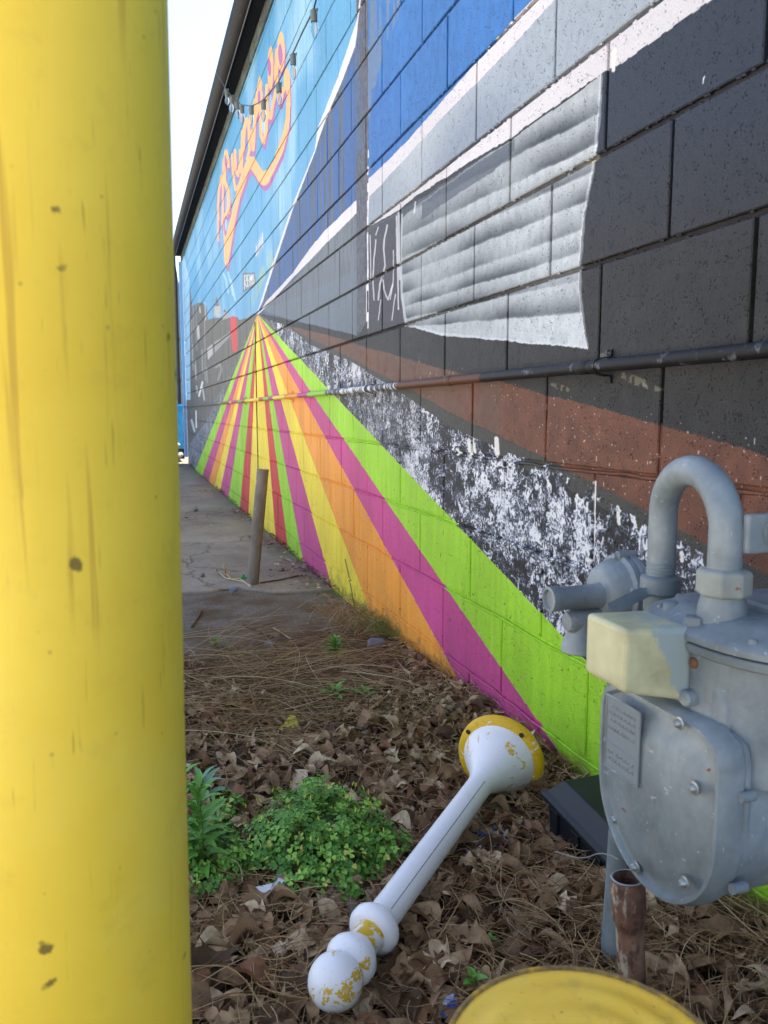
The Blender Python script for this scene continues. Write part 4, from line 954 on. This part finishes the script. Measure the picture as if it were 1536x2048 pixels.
m_ = MB(); m_.tube([gp(688, 1760, .014), gp(700, 1800, .016), gp(712, 1838, .010)], [.011, .012, .009], 10); m_.build('branch', mat('bark_grey', (112, 100, 86), .9), st_, smooth=60)
wire('stick', [gp(905, 1968, .008), gp(950, 1960, .01), gp(1000, 1956, .010)], .0045, mat('pale_wood', (170, 156, 138), .85), 'thin pale stick lying between the white post and the bollard cap', 'stick')

# ------------------------------------------------------------------ litter scraps
def scrap(name, pxs, m, label, dz=.02, cat='litter', t=.0008):
    pts = [gp(x, y, dz+random.uniform(-.003, .008)) for x, y in pxs]; m_ = MB(); m_.prism(pts, (0, 0, t)); return tag(m_.build(name, m), label, cat)
scrap('yellow_scrap', [(557, 1468), (567, 1458), (580, 1442), (592, 1444), (598, 1455), (588, 1460), (575, 1470)], mat('yellow_plastic', (220, 214, 50), .5), 'crumpled bright yellow scrap on the leaves behind the clover')
PAP = mat('white_paper', (215, 215, 220), .8)
scrap('paper_scrap', [(512, 1808), (522, 1800), (548, 1803), (556, 1795), (553, 1776), (566, 1771), (575, 1798), (560, 1812), (540, 1812), (515, 1822)], PAP, 'torn strip of white paper on the leaves below the clover', .03)
scrap('paper_scrap', [(538, 1830), (560, 1826), (564, 1831), (545, 1836)], PAP, 'smaller torn bit of white paper nearest the white ball', .02)
scrap('blue_wrapper', [(880, 2044), (888, 2030), (912, 2019), (916, 2028), (905, 2044), (893, 2052)], mat('blue_foil', (40, 84, 190), .35), 'small blue wrapper at the left of the round yellow cap', .02)
scrap('wrapper_label', [(885, 2040), (892, 2033), (908, 2024), (905, 2032), (893, 2041)], mat('wrapper_pale', (170, 196, 236), .4), 'pale silver blue scrap lying on the blue wrapper', .029)
sp = []
for x, y, k in ((975, 1700, 9), (965, 1725, 5), (1048, 1700, 4), (990, 1712, 5)):
    for _ in range(k):
        p = gp(x+random.gauss(0, 9), y+random.gauss(0, 5), .016); sp.append(((p.x, p.y, p.z+random.random()*.008), random.uniform(.02, .04), random.uniform(0, 6.28), .0011, .5, 2))
strands('blue_twine', sp, mat('blue_string', (36, 110, 190), .5), 'frayed bright blue plastic strands in the grass by the black box', 'twine')

# ------------------------------------------------------------------ black ground box
BBX = mat('black_plastic', (32, 36, 42), .48); n = N(BBX); n.out(n.ramp(n.noise(8, 4, .6, n.pos()), [(.3, (10, 12, 15)), (.7, (26, 31, 38))]), .46, n.bump(n.voro(420, n.pos()), .15, .0006))
A = onz(1086, 1690, .0); B = onz(1214, 1812, .0)
bx = empty('black_box', A, 'black plastic utility box with sloping lid edges half hidden behind the gas meter', 'box')
uu = (B-A); uu.z = 0; lenAB = uu.length; uu.normalize(); vv = Vector((-uu.y, uu.x, 0));
if vv.x < 0: vv = -vv
def bxp(a, b, z): return A+uu*a+vv*b+Vector((0, 0, z+.012-.024*a/lenAB))
wd_ = .130; ln_ = lenAB+.0; hb = .088
def ring(i, z): return [bxp(i, i, z), bxp(ln_-i, i, z), bxp(ln_-i, wd_-i, z), bxp(i, wd_-i, z)]
m_ = MB(); m_.hexa(ring(.010, -.03)+ring(.004, hb)); 
m_.build('box_body', BBX, bx, bevel=.005)
m_ = MB(); R1, R2, R3, R4 = ring(-.006, hb-.004), ring(-.006, hb+.006), ring(.004, hb+.012), ring(.026, hb+.040)
v = R1+R2+R3+R4; f = [(0, 3, 2, 1), (12, 13, 14, 15)]
for k in range(3):
    for i in range(4): j = (i+1) % 4; f.append((k*4+i, k*4+j, (k+1)*4+j, (k+1)*4+i))
m_.add(v, f); m_.build('lid', BBX, bx, bevel=.0025)
for k in range(3):
    a0 = ln_*(k+.5)/3; m_ = MB(); q = [bxp(a0-.012, -.001, .0), bxp(a0+.012, -.001, .0), bxp(a0+.012, .008, .0), bxp(a0-.012, .008, .0)]
    m_.hexa([Vector(p)+Vector((0, 0, -.02)) for p in q]+[Vector(p)+Vector((0, 0, hb-.01)) for p in q]); m_.build('rib', BBX, bx, bevel=.002)
wire('thin_wire', [at(1110, 1703, 1.33), at(1130, 1709, 1.30), at(1150, 1715, 1.26), at(1165, 1716, 1.22), at(1178, 1714, 1.18), at(1192, 1708, 1.12), at(1206, 1707, 1.06), at(1222, 1711, 1.0), at(1236, 1719, .965)], .0009, mat('thin_grey_wire', (140, 140, 145), .4), 'thin grey wire curling from the box to the rusty pipe', 'wire')

# ------------------------------------------------------------------ gas meter assembly
MET = mat('meter_grey_paint', rough=.40); n = N(MET); p_ = n.pos()
col = n.ramp(n.noise(9, 6, .65, p_), [(.3, (94, 104, 111)), (.5, (122, 133, 141)), (.7, (150, 160, 166))])
col = n.mix(n.math('MULTIPLY', n.step(n.noise(28, 5, .65, p_), .56, .72), .30), col, (120, 122, 116))
col = n.mix(n.step(n.noise(52, 3, .5, p_), .735, .75), col, (112, 70, 46))
col = n.mix(n.math('MULTIPLY', n.step(n.noise(48, 4, .6, n.scale(p_, (1, 1, .12))), .56, .70), .28), col, (96, 92, 84))
col = n.mix(n.math('MULTIPLY', n.step(n.noise(240, 3, .6, n.scale(p_, (1, .3, .5), (0, 2, 0))), .67, .71), .5), col, (188, 196, 200))
n.out(col, n.math('ADD', .30, n.math('MULTIPLY', n.noise(20, 4), .25)), n.bump(n.math('ADD', n.noise(260, 3), n.math('MULTIPLY', n.noise(40, 3), 1.5)), .20, .0012))
NUT = mat('union_nut_paint', rough=.55); n = N(NUT); p_ = n.pos()
col = n.ramp(n.noise(14, 4, .6, p_), [(.3, (118, 124, 122)), (.7, (158, 164, 160))]); col = n.mix(n.step(n.noise(48, 3, .5, p_), .66, .70), col, (122, 70, 40)); n.out(col, .55, n.bump(n.noise(160, 4), .4, .001))
IDX = mat('yellowed_plastic', rough=.5); n = N(IDX); p_ = n.pos(); x_, y_, z_ = n.sep(p_)
col = n.ramp(n.noise(16, 5, .6, p_), [(.3, (150, 148, 116)), (.55, (188, 186, 150)), (.75, (204, 202, 166))])
IX0, IX1 = -.424, -.345                       # front and back of the index box
gz = n.math('ADD', n.math('SUBTRACT', x_, -.376), n.math('MULTIPLY', n.math('SUBTRACT', z_, .56), .5)); gz = n.math('ADD', gz, n.math('MULTIPLY', n.math('SUBTRACT', n.noise(45, 4, .7, p_), .5), .035))
col = n.mix(n.math('MULTIPLY', n.step(gz, .0, .004), n.step(n.math('SUBTRACT', z_, n.math('MULTIPLY', n.noise(60, 3, .6, p_), .01)),   .598, .594)), col, (146, 160, 162))
n.out(col, .5, n.bump(n.noise(60, 4), .15, .001))
gm = empty('gas_meter', (-.30, .72, .3), 'grey painted gas meter with curved pipe, regulator and yellowed index box', 'gas meter')
YC, ZC, RF = .6905, .402, .104
def face(rad, top, x, yc=YC, zc=ZC, n_=22, tw=None):
    tw = rad if tw is None else tw
    pts = [(x, yc+rad*math.cos(t), zc+rad*math.sin(t)) for t in [math.pi+i*math.pi/n_ for i in range(n_+1)]]
    k = .03
    pts += [(x, yc+rad, top-k), (x, yc+rad-.006, top-k*.4), (x, yc+rad-k, top), (x, yc-rad+k, top), (x, yc-rad+.006, top-k*.4), (x, yc-rad, top-k)]
    return pts
XF = -.365
m_ = MB(); m_.prism(face(.076, .56, XF+.02), (.16, 0, 0)); m_.build('meter_body', MET, gm, smooth=40, bevel=.008, seg=3)
m_ = MB()
P1 = face(RF, .515, XF+.010); P0 = face(RF-.002, .513, XF+.002); Pa = face(RF-.004, .511, XF-.004); Pb = face(RF-.008, .507, XF-.004); Pc = face(RF-.011, .504, XF+.001); Pi = face(RF-.018, .497, XF+.001); Pd = face(RF-.028, .487, XF-.007); Pe = face(RF-.050, .466, XF-.0115)
loops = [face(RF, .515, XF+.022), P1, P0, Pa, Pb, Pc, Pi, Pd, Pe]; nn = len(P1); v = []; f = []
for lp in loops: v += lp
for k in range(len(loops)-1):
    for i in range(nn): j = (i+1) % nn; f.append((k*nn+i, k*nn+j, (k+1)*nn+j, (k+1)*nn+i))
f += [tuple(reversed(range(nn))), tuple((len(loops)-1)*nn+i for i in range(nn))]
m_.add(v, f); fc = m_.build('front_cover', MET, gm, smooth=50)
m_ = MB(); m_.prism(face(RF-.004, .512, XF+.026), (.010, 0, 0)); m_.build('cover_flange', MET, gm, smooth=40, bevel=.003)
SCR = mat('screw_metal', (150, 156, 160), .35, .6)
def screw(p, d, r_=.0055, m=SCR, par=gm):
    d = Vector(d); b_ = MB(); b_.lathe(p, d, [(0, r_*1.5), (.0015, r_*1.5), (.002, r_), (.005, r_*.9), (.007, r_*.5)], 12); b_.build('screw', m, par, smooth=35)
for (y, z) in ((.641, .511), (.615, .455), (.622, .352), (.752, .352), (.712, .316), (.772, .44)): screw((XF-.0105 if y < .7 else XF-.003, y, z), (-1, 0, 0), .0046)
for (y, z) in ((.5855, .455), (.5885, .36)):
    m_ = MB(); m_.lathe((XF+.016, y, z), (1, 0, 0), [(0, .0055), (.016, .0055), (.018, .0035)], 12); m_.build('lug', MET, gm, smooth=40)
# drum-shaped diaphragm cover on the near side and rear cover
m_ = MB(); m_.lathe((XF+.022, YC, ZC), (1, 0, 0), [(0, .100), (.05, .0995), (.12, .098), (.19, .090), (.205, .06)], 48); m_.build('drum', MET, gm, smooth=50)
m_ = MB(); m_.lathe((-.268, .655, .455), (0, 0, 1), [(0, .078), (.03, .080), (.125, .080)], 36, sx=1.0, sy=1.05); m_.build('neck_casting', MET, gm, smooth=50)
# name plate
m_ = MB(); yA, yB, zA, zB = .700, .762, .416, .500
m_.box((XF-.0150, yA, zA), (XF-.0118, yB, zB)); npl = m_.build('name_plate', mat('plate_grey', (118, 128, 136), .45), gm, bevel=.002)
m_ = MB()
def bar(y0, z0, y1, z1, r_=.0008): m_.tube([(XF-.0153, y0, z0), (XF-.0153, y1, z1)], r_, 4)
for (y0, z0, y1, z1) in ((yA, zA, yB, zA), (yB, zA, yB, zB), (yB, zB, yA, zB), (yA, zB, yA, zA), (yA, zA+.03, yB, zA+.03)): bar(y0, z0, y1, z1, .0012)
for z in (zB-.012, zB-.020, zB-.028, zB-.038, zA+.010, zA+.018):
    y = yA+.008
    while y < yB-.008:
        L = random.uniform(.003, .007); bar(y, z, y+L*.2, z+.0035); bar(y+L*.2, z+.0035, y+L, z); y += L+.002
m_.build('embossed_border', MET, npl)
# top cover
CZ_, CX_, CY_ = .584, -.262, .668
def ellrings(specs, n_=48):
    v = []; f = []
    for (rx, ry, z) in specs:
        for i in range(n_): a = 2*math.pi*i/n_; ca, sa = math.cos(a), math.sin(a); e = 1.0; v.append((CX_+rx*math.copysign(abs(ca)**.85, ca), CY_+ry*math.copysign(abs(sa)**.85, sa), z))
    for k in range(len(specs)-1):
        for i in range(n_): j = (i+1) % n_; f.append((k*n_+i, k*n_+j, (k+1)*n_+j, (k+1)*n_+i))
    f += [tuple(reversed(range(n_))), tuple((len(specs)-1)*n_+i for i in range(n_))]; return v, f
m_ = MB(); m_.add(*ellrings([(.086, .116, CZ_-.010), (.092, .122, CZ_-.007), (.094, .124, CZ_), (.092, .123, CZ_+.002)])); m_.build('gasket_rim', MET, gm, smooth=35)
m_ = MB(); m_.add(*ellrings([(.091, .121, CZ_+.003), (.095, .125, CZ_+.005), (.095, .125, CZ_+.011), (.091, .120, CZ_+.015), (.080, .106, CZ_+.018), (.070, .096, CZ_+.026), (.054, .078, CZ_+.031)])); m_.build('top_cover', MET, gm, smooth=35)
m_ = MB(); v, f = ellrings([(.040, .052, CZ_+.028), (.046, .058, CZ_+.031), (.046, .058, CZ_+.037), (.042, .054, CZ_+.040)]); m_.add([(x+.028, y-.016, z) for x, y, z in v], f); m_.build('valve_cap', MET, gm, smooth=35)
for k in range(9):
    a = .3+k*2*math.pi/9; screw((CX_+.086*math.cos(a), CY_+.114*math.sin(a), CZ_+.014), (0, 0, 1), .0048, MET)
for (dx, dy) in ((-.012, .03), (-.012, -.055), (.06, .02)): screw((CX_+dx, CY_+dy, CZ_+.038), (0, 0, 1), .005, MET)
m_ = MB(); m_.lathe((CX_-.060, CY_+.060, CZ_+.016), (0, 0, 1), [(0, .012), (.009, .011), (.011, .008)], 16); m_.build('boss', MET, gm, smooth=35)
m_ = MB(); m_.lathe((CX_-.078, CY_+.005, CZ_+.014), (0, 0, 1), [(0, .013), (.012, .012)], 4); m_.build('square_boss', MET, gm, bevel=.002)
# index box and its bracket
m_ = MB(); iy0, iy1, iz0, iz1 = .668, .742, .537, .608
m_.hexa([(IX0, iy0, iz0), (IX1, iy0-.004, iz0-.016), (IX1, iy1+.004, iz0-.016), (IX0, iy1, iz0), (IX0, iy0, iz1-.004), (IX1, iy0-.004, iz1-.008), (IX1, iy1+.004, iz1-.008), (IX0, iy1, iz1-.004)])
ib = m_.build('index_box', IDX, gm, bevel=.006, seg=3)
ib['label'] = 'yellowed plastic index cover with flaking grey paint'
m_ = MB(); m_.prism([(IX1, iy0-.018, .520), (IX1, iy0-.018, .572), (IX1, iy0-.006, .594), (IX1, iy1+.006, .594), (IX1, iy1+.006, .520)], (.014, 0, 0)); m_.build('index_plate', MET, gm, bevel=.003)
m_ = MB(); m_.lathe((IX1+.014, .702, .553), (1, 0, 0), [(0, .036), (.003, .038), (.018, .038), (.020, .034)], 36); m_.build('index_collar', MET, gm, smooth=40)
m_ = MB(); m_.lathe((IX1-.014, iy0-.009, .528), (1, 0, 0), [(0, .0065), (.002, .0085), (.018, .0085)], 16); m_.build('sealing_boss', MET, gm, smooth=40)
screw((IX1, iy0-.010, .565), (-1, 0, 0), .006, mat('rusty_screw', (110, 74, 50), .7))
# curved riser pipe
RL = at(1449, 1140, .82); LL = at(1322, 1140, 1.0); RL.z = LL.z = 0; RP = .0172
zt = .716; mid = (RL+LL)/2; rb = (LL-RL).length/2
zt = .697; hz = .057
pts = [(RL.x, RL.y, .645), (RL.x, RL.y, .68)] + [(mid.x+(RL.x-mid.x)*math.cos(t), mid.y+(RL.y-mid.y)*math.cos(t), zt+hz*math.sin(t)) for t in [i*math.pi/24 for i in range(25)]] + [(LL.x, LL.y, .68), (LL.x, LL.y, .60)]
m_ = MB(); m_.tube(pts, RP, 28); m_.build('curved_pipe', MET, gm, smooth=60)
m_ = MB(); m_.lathe((RL.x, RL.y, .632), (0, 0, 1), [(0, .024), (.003, .0275), (.024, .0275), (.027, .025), (.029, .018)], 8); m_.build('union_nut', NUT, gm, bevel=.002)
m_ = MB(); m_.lathe((RL.x, RL.y, .604), (0, 0, 1), [(0, .026), (.018, .024), (.030, .021)], 28); m_.build('inlet_boss', MET, gm, smooth=40)
m_ = MB(); m_.lathe((LL.x, LL.y, .572), (0, 0, 1), [(0, .020), (.018, .020), (.022, .022), (.024, .0245), (.042, .0245), (.045, .020)], 28)
for k in range(4): m_.lathe((LL.x, LL.y, .620+k*.004), (0, 0, 1), [(0, .0172), (.001, .0182), (.002, .0182), (.003, .0172)], 28, False, False)
m_.build('pipe_collar', MET, gm, smooth=35)
m_ = MB(); m_.lathe((LL.x, LL.y, .50), (0, 0, 1), [(0, .019), (.08, .019)], 24); m_.build('outlet_spud', MET, gm, smooth=40)
# flat bracket between collar and regulator
m_ = MB(); a_ = at(1292, 1183, .99); b2_ = at(1226, 1214, .97); d_ = Vector((0, .003, .006))
m_.hexa([a_-d_+Vector((-.008, 0, 0)), a_-d_+Vector((.010, 0, 0)), b2_-d_+Vector((.010, 0, 0)), b2_-d_+Vector((-.008, 0, 0)), a_+d_+Vector((-.008, 0, 0)), a_+d_+Vector((.010, 0, 0)), b2_+d_+Vector((.010, 0, 0)), b2_+d_+Vector((-.008, 0, 0))]); m_.build('flat_bracket', MET, gm, bevel=.002)
# regulator
rc = Vector((-.200, .990, .560))
m_ = MB(); m_.lathe(rc, (-1, 0, 0), [(-.030, .03), (-.018, .045), (-.008, .050), (-.004, .0535), (.004, .0535), (.006, .050), (.010, .050), (.012, .0535), (.018, .0535), (.022, .048), (.034, .044), (.046, .037), (.050, .030)], 40); m_.build('regulator_body', MET, gm, smooth=30)
m_ = MB(); m_.lathe(rc+Vector((-.044, -.004, -.004)), (-1, 0, .0), [(0, .022), (.010, .0175), (.070, .0165), (.073, .0182), (.088, .0182), (.089, .0145), (.084, .013)], 28); m_.build('spring_tower', MET, gm, smooth=35)
m_ = MB(); e0 = rc+Vector((-.056, -.002, -.040)); m_.lathe(e0+Vector((.01, 0, 0)), (-1, 0, 0), [(0, .0175), (.048, .0175), (.055, .013), (.057, .002)], 24); m_.lathe(e0+Vector((-.022, 0, .004)), (0, 0, -1), [(0, .018), (.022, .019), (.032, .025), (.048, .027), (.050, .023)], 28); m_.build('vent_elbow', MET, gm, smooth=40)
for k in range(5):
    a = .4+k*1.257; m_ = MB(); q = rc+Vector((.006, .053*math.cos(a), .053*math.sin(a))); m_.lathe(q, (-1, 0, 0), [(0, .007), (.028, .007), (.030, .005), (.035, .004)], 10); m_.build('bolt_lug', MET, gm, smooth=35)
# supply pipe running from the regulator to the wall side
m_ = MB(); m_.tube([rc+Vector((.02, 0, -.05)), (-.20, .985, .50), (-.14, .985, .46), (-.09, .985, .3), (-.09, .985, -.02)], .017, 16); m_.build('supply_pipe', MET, gm, smooth=60)
# bracket arm to the right with bolt and nut
arm = MB(); c0 = Vector((RL.x+.006, RL.y-.014, .704))
arm.box((c0.x, c0.y-.009, c0.z-.026), (c0.x+.145, c0.y+.000, c0.z+.014)); ar = arm.build('bracket_arm', MET, gm, bevel=.003)
m_ = MB(); m_.lathe((c0.x+.034, c0.y-.009, c0.z-.005), (0, -1, 0), [(0, .016), (.003, .016)], 20); m_.build('washer', MET, gm, smooth=40)
m_ = MB(); m_.lathe((c0.x+.034, c0.y-.012, c0.z-.005), (0, -1, 0), [(0, .0125), (.011, .0125), (.012, .011)], 6); m_.build('nut', NUT, gm, bevel=.001)
m_ = MB(); m_.lathe((c0.x+.034, c0.y-.023, c0.z-.005), (-.0, -1, 0), [(k*.0015, .0062 if k % 2 else .0055) for k in range(18)], 14); m_.build('bolt', SCR, gm, smooth=20)
m_ = MB(); m_.tube([(c0.x+.16, c0.y, -.05), (c0.x+.16, c0.y, c0.z+.02)], .021, 16); m_.build('outlet_pipe', MET, gm, smooth=60)
# grey support post and rusty stub pipe
gb = onz(1226, 1942); gt_ = at(1236, 1660, 1.10)
gp_ = empty('support_post', gb, 'grey painted steel leg standing behind the rusty pipe under the gas meter', 'post')
m_ = MB(); d = gt_-gb
m_.tube([gb-Vector((0, 0, .03)), gb.lerp(gt_, .25), gb.lerp(gt_, .6), gt_], [.0185, .0180, .0150, .0125], 20); m_.build('leg_tube', MET, gp_, smooth=60)
RST = mat('rusty_pipe_paint', rough=.7); n = N(RST); p_ = n.pos(); z_ = n.sep(p_)[2]
rcol = n.ramp(n.noise(22, 5, .7, p_), [(.3, (70, 44, 34)), (.5, (112, 78, 62)), (.7, (146, 118, 98))])
rcol = n.mix(n.math('MULTIPLY', n.step(n.noise(26, 5, .65, n.scale(p_, (1, 1, .5))), .53, .57), .75), rcol, (182, 172, 156))
rcol = n.mix(n.math('MULTIPLY', n.step(n.noise(60, 5, .7, n.scale(p_, (1, 1, .6), (3, 1, 0))), .56, .60), .7), rcol, (58, 40, 34))
blk = n.step(n.math('ADD', z_, n.math('MULTIPLY', n.math('SUBTRACT', n.noise(30, 4, .6, p_), .5), .03)), .150, .146)
rcol = n.mix(blk, rcol, (40, 44, 48)); n.out(rcol, .65, n.bump(n.noise(120, 5, .65), .5, .002))
rp = at(1255, 1757, .955); rq = Vector((rp.x+.012, rp.y-.022, -.03))
ro = empty('rusty_pipe', rq+Vector((0, 0, .03)), 'rusty threaded pipe stub with coupling standing before the gas meter', 'pipe')
dd = (rq-rp); LL_ = dd.length; dd.normalize()
m_ = MB(); m_.lathe(rp, dd, [(.055, .0165), (LL_, .0165)], 28, True, True); m_.build('pipe_tube', RST, ro, smooth=40)
pr = [(.060, .0150), (.012, .0150)] + [(.030-k*.002, .0152+(.0008 if k % 2 else 0)) for k in range(14)] + [(0.0, .0160), (-.001, .0185), (.001, .0202), (.046, .0202), (.054, .0182), (.060, .0166)]
pr = [(.058, .0148)] + [(.040-k*.0018, .0150+(.0009 if k % 2 else 0)) for k in range(20)] + [(.001, .0165), (-.001, .0178), (0, .0196), (.003, .0204), (.046, .0204), (.054, .0184), (.060, .0166)]
m_ = MB(); m_.lathe(rp, dd, pr, 36, cap0=False, cap1=False); m_.lathe(rp, dd, [(.050, .0149), (.0505, .0005)], 36, False, True); cpg = m_.build('coupling', RST, ro, smooth=40)
m_ = MB(); m_.lathe(rp, dd, [(-.0016, .0170), (-.0022, .0182), (-.0012, .0196)], 36, False, False); m_.build('bare_rim', mat('pale_rim', (150, 160, 172), .5), ro, smooth=60)

# ------------------------------------------------------------------ round yellow bollard cap at the bottom, big yellow post at left
YPT = mat('yellow_paint', rough=.5, spec=.35); n = N(YPT); p_ = n.pos()
col = n.ramp(n.noise(5, 5, .6, p_), [(.3, (228, 192, 54)), (.7, (240, 208, 72))])
st1 = n.math('MULTIPLY', n.step(n.noise(95, 3, .6, n.scale(p_, (1, 1, .028))), .585, .66), n.step(n.noise(7, 3, .5, n.scale(p_, (1, 1, .5), (0, 0, 3))), .47, .56))
col = n.mix(n.math('MULTIPLY', st1, .55), col, (176, 132, 44))
scr_ = n.math('MULTIPLY', n.step(n.noise(420, 2, .5, n.scale(p_, (1, 1, .045))), .66, .70), n.step(n.noise(12, 3, .6, p_), .5, .6))
col = n.mix(n.math('MULTIPLY', scr_, .5), col, (120, 100, 50))
col = n.mix(n.math('MULTIPLY', n.step(n.noise(26, 6, .7, p_), .56, .70), .16), col, (160, 140, 60))
col = n.mix(n.math('MULTIPLY', n.step(n.noise(4, 4, .6, p_), .5, .62), .25), col, (226, 212, 110))
pw = n.new('ShaderNodeVectorMath', operation='ADD'); n.link(p_, pw.inputs[0]); n.link(n.scale(n.noise(60, 3, .6, p_, col=True), (.012, .012, .02)), pw.inputs[1]); pq = pw.outputs[0]
vd = n.voro(34, pq); vr = n.voro(34, pq, out='Color'); rs_ = n.sep(vr)[0]
spot = n.math('MULTIPLY', n.step(vd, .16, .10), n.step(rs_, .80, .82))
col = n.mix(n.math('MULTIPLY', spot, .85), col, (92, 74, 40))
vd2 = n.voro(90, p_); spot2 = n.math('MULTIPLY', n.step(vd2, .15, .08), n.step(n.sep(n.voro(90, p_, out='Color'))[1], .86, .88))
col = n.mix(n.math('MULTIPLY', spot2, .5), col, (150, 120, 50))
n.out(col, n.math('ADD', .46, n.math('MULTIPLY', n.noise(9, 4), .2)), n.bump(n.math('ADD', n.noise(14, 4, .6, p_), n.math('MULTIPLY', n.noise(120, 4, .6, p_), .35)), .35, .002))
CAPM = mat('yellow_cap', rough=.5); n = N(CAPM); p_ = n.pos()
col = n.ramp(n.noise(9, 5, .6, p_), [(.3, (252, 196, 60)), (.7, (255, 212, 86))]); vd = n.voro(60, p_); col = n.mix(n.math('MULTIPLY', n.step(vd, .10, .05), .6), col, (120, 90, 30)); col = n.mix(n.math('MULTIPLY', n.step(n.noise(38, 6, .7, p_), .54, .68), .30), col, (186, 150, 70)); col = n.mix(n.math('MULTIPLY', n.step(n.noise(300, 3, .6, n.scale(p_, (1, .08, 1))), .66, .70), .35), col, (140, 110, 50)); n.out(col, .5, n.bump(n.noise(30, 4), .25, .002))
RIM = mat('rusty_rim', rough=.75); n = N(RIM); p_ = n.pos(); n.out(n.ramp(n.noise(70, 4, .7, p_), [(.35, (116, 92, 66)), (.5, (150, 122, 70)), (.65, (205, 160, 50))]), .75, n.bump(n.noise(90, 4), .5, .002))
BR_ = .115; bc = at(1180, 2134, .615)
bo = empty('bollard', (bc.x, bc.y, 0), 'short round yellow bollard with ribbed cap at the bottom right', 'bollard')
m_ = MB(); m_.lathe((bc.x, bc.y, -.03), (0, 0, 1), [(0, BR_-.003), (bc.z+.015, BR_-.003)], 64); m_.build('bollard_tube', YPT, bo, smooth=40)
m_ = MB(); m_.lathe((bc.x, bc.y, bc.z-.016), (0, 0, 1), [(0, BR_-.003), (.002, BR_), (.012, BR_+.0005), (.016, BR_-.001), (.0165, BR_-.004), (.013, BR_-.006)], 80, False, False); m_.build('rim', RIM, bo, smooth=50)
pr = []
for k in range(90):
    r_ = (BR_-.005)*(1-k/90); dz = .0013*math.cos((BR_-.005-r_)*2*math.pi/.030)*min(1, k/6) + .010*(1-(r_/(BR_))**2); pr.append((dz, r_+.0002))
m_ = MB(); m_.lathe((bc.x, bc.y, bc.z-.003), (0, 0, 1), pr, 80, False, True); m_.build('ribbed_cap', CAPM, bo, smooth=70)

pd = .545; rd = ray(375, 1024); edge_ = CAM+rd*pd
PR_ = .084; cx_px = 375-PR_*FPX/pd*1.0 - 26
pc_ = CAM+ray(cx_px+4, 1024)*pd
yp = empty('yellow_post', (pc_.x, pc_.y, 0), 'large yellow painted steel post with scratches filling the left side', 'post')
m_ = MB(); lean = RGT*.0095; m_.lathe((pc_.x-lean.x*.82, pc_.y-lean.y*.82, -.03), (lean.x, lean.y, 1), [(0, PR_), (1.52, PR_), (1.56, PR_*.9), (1.585, PR_*.6), (1.595, .002)], 96); m_.build('post_tube', YPT, yp, smooth=40)
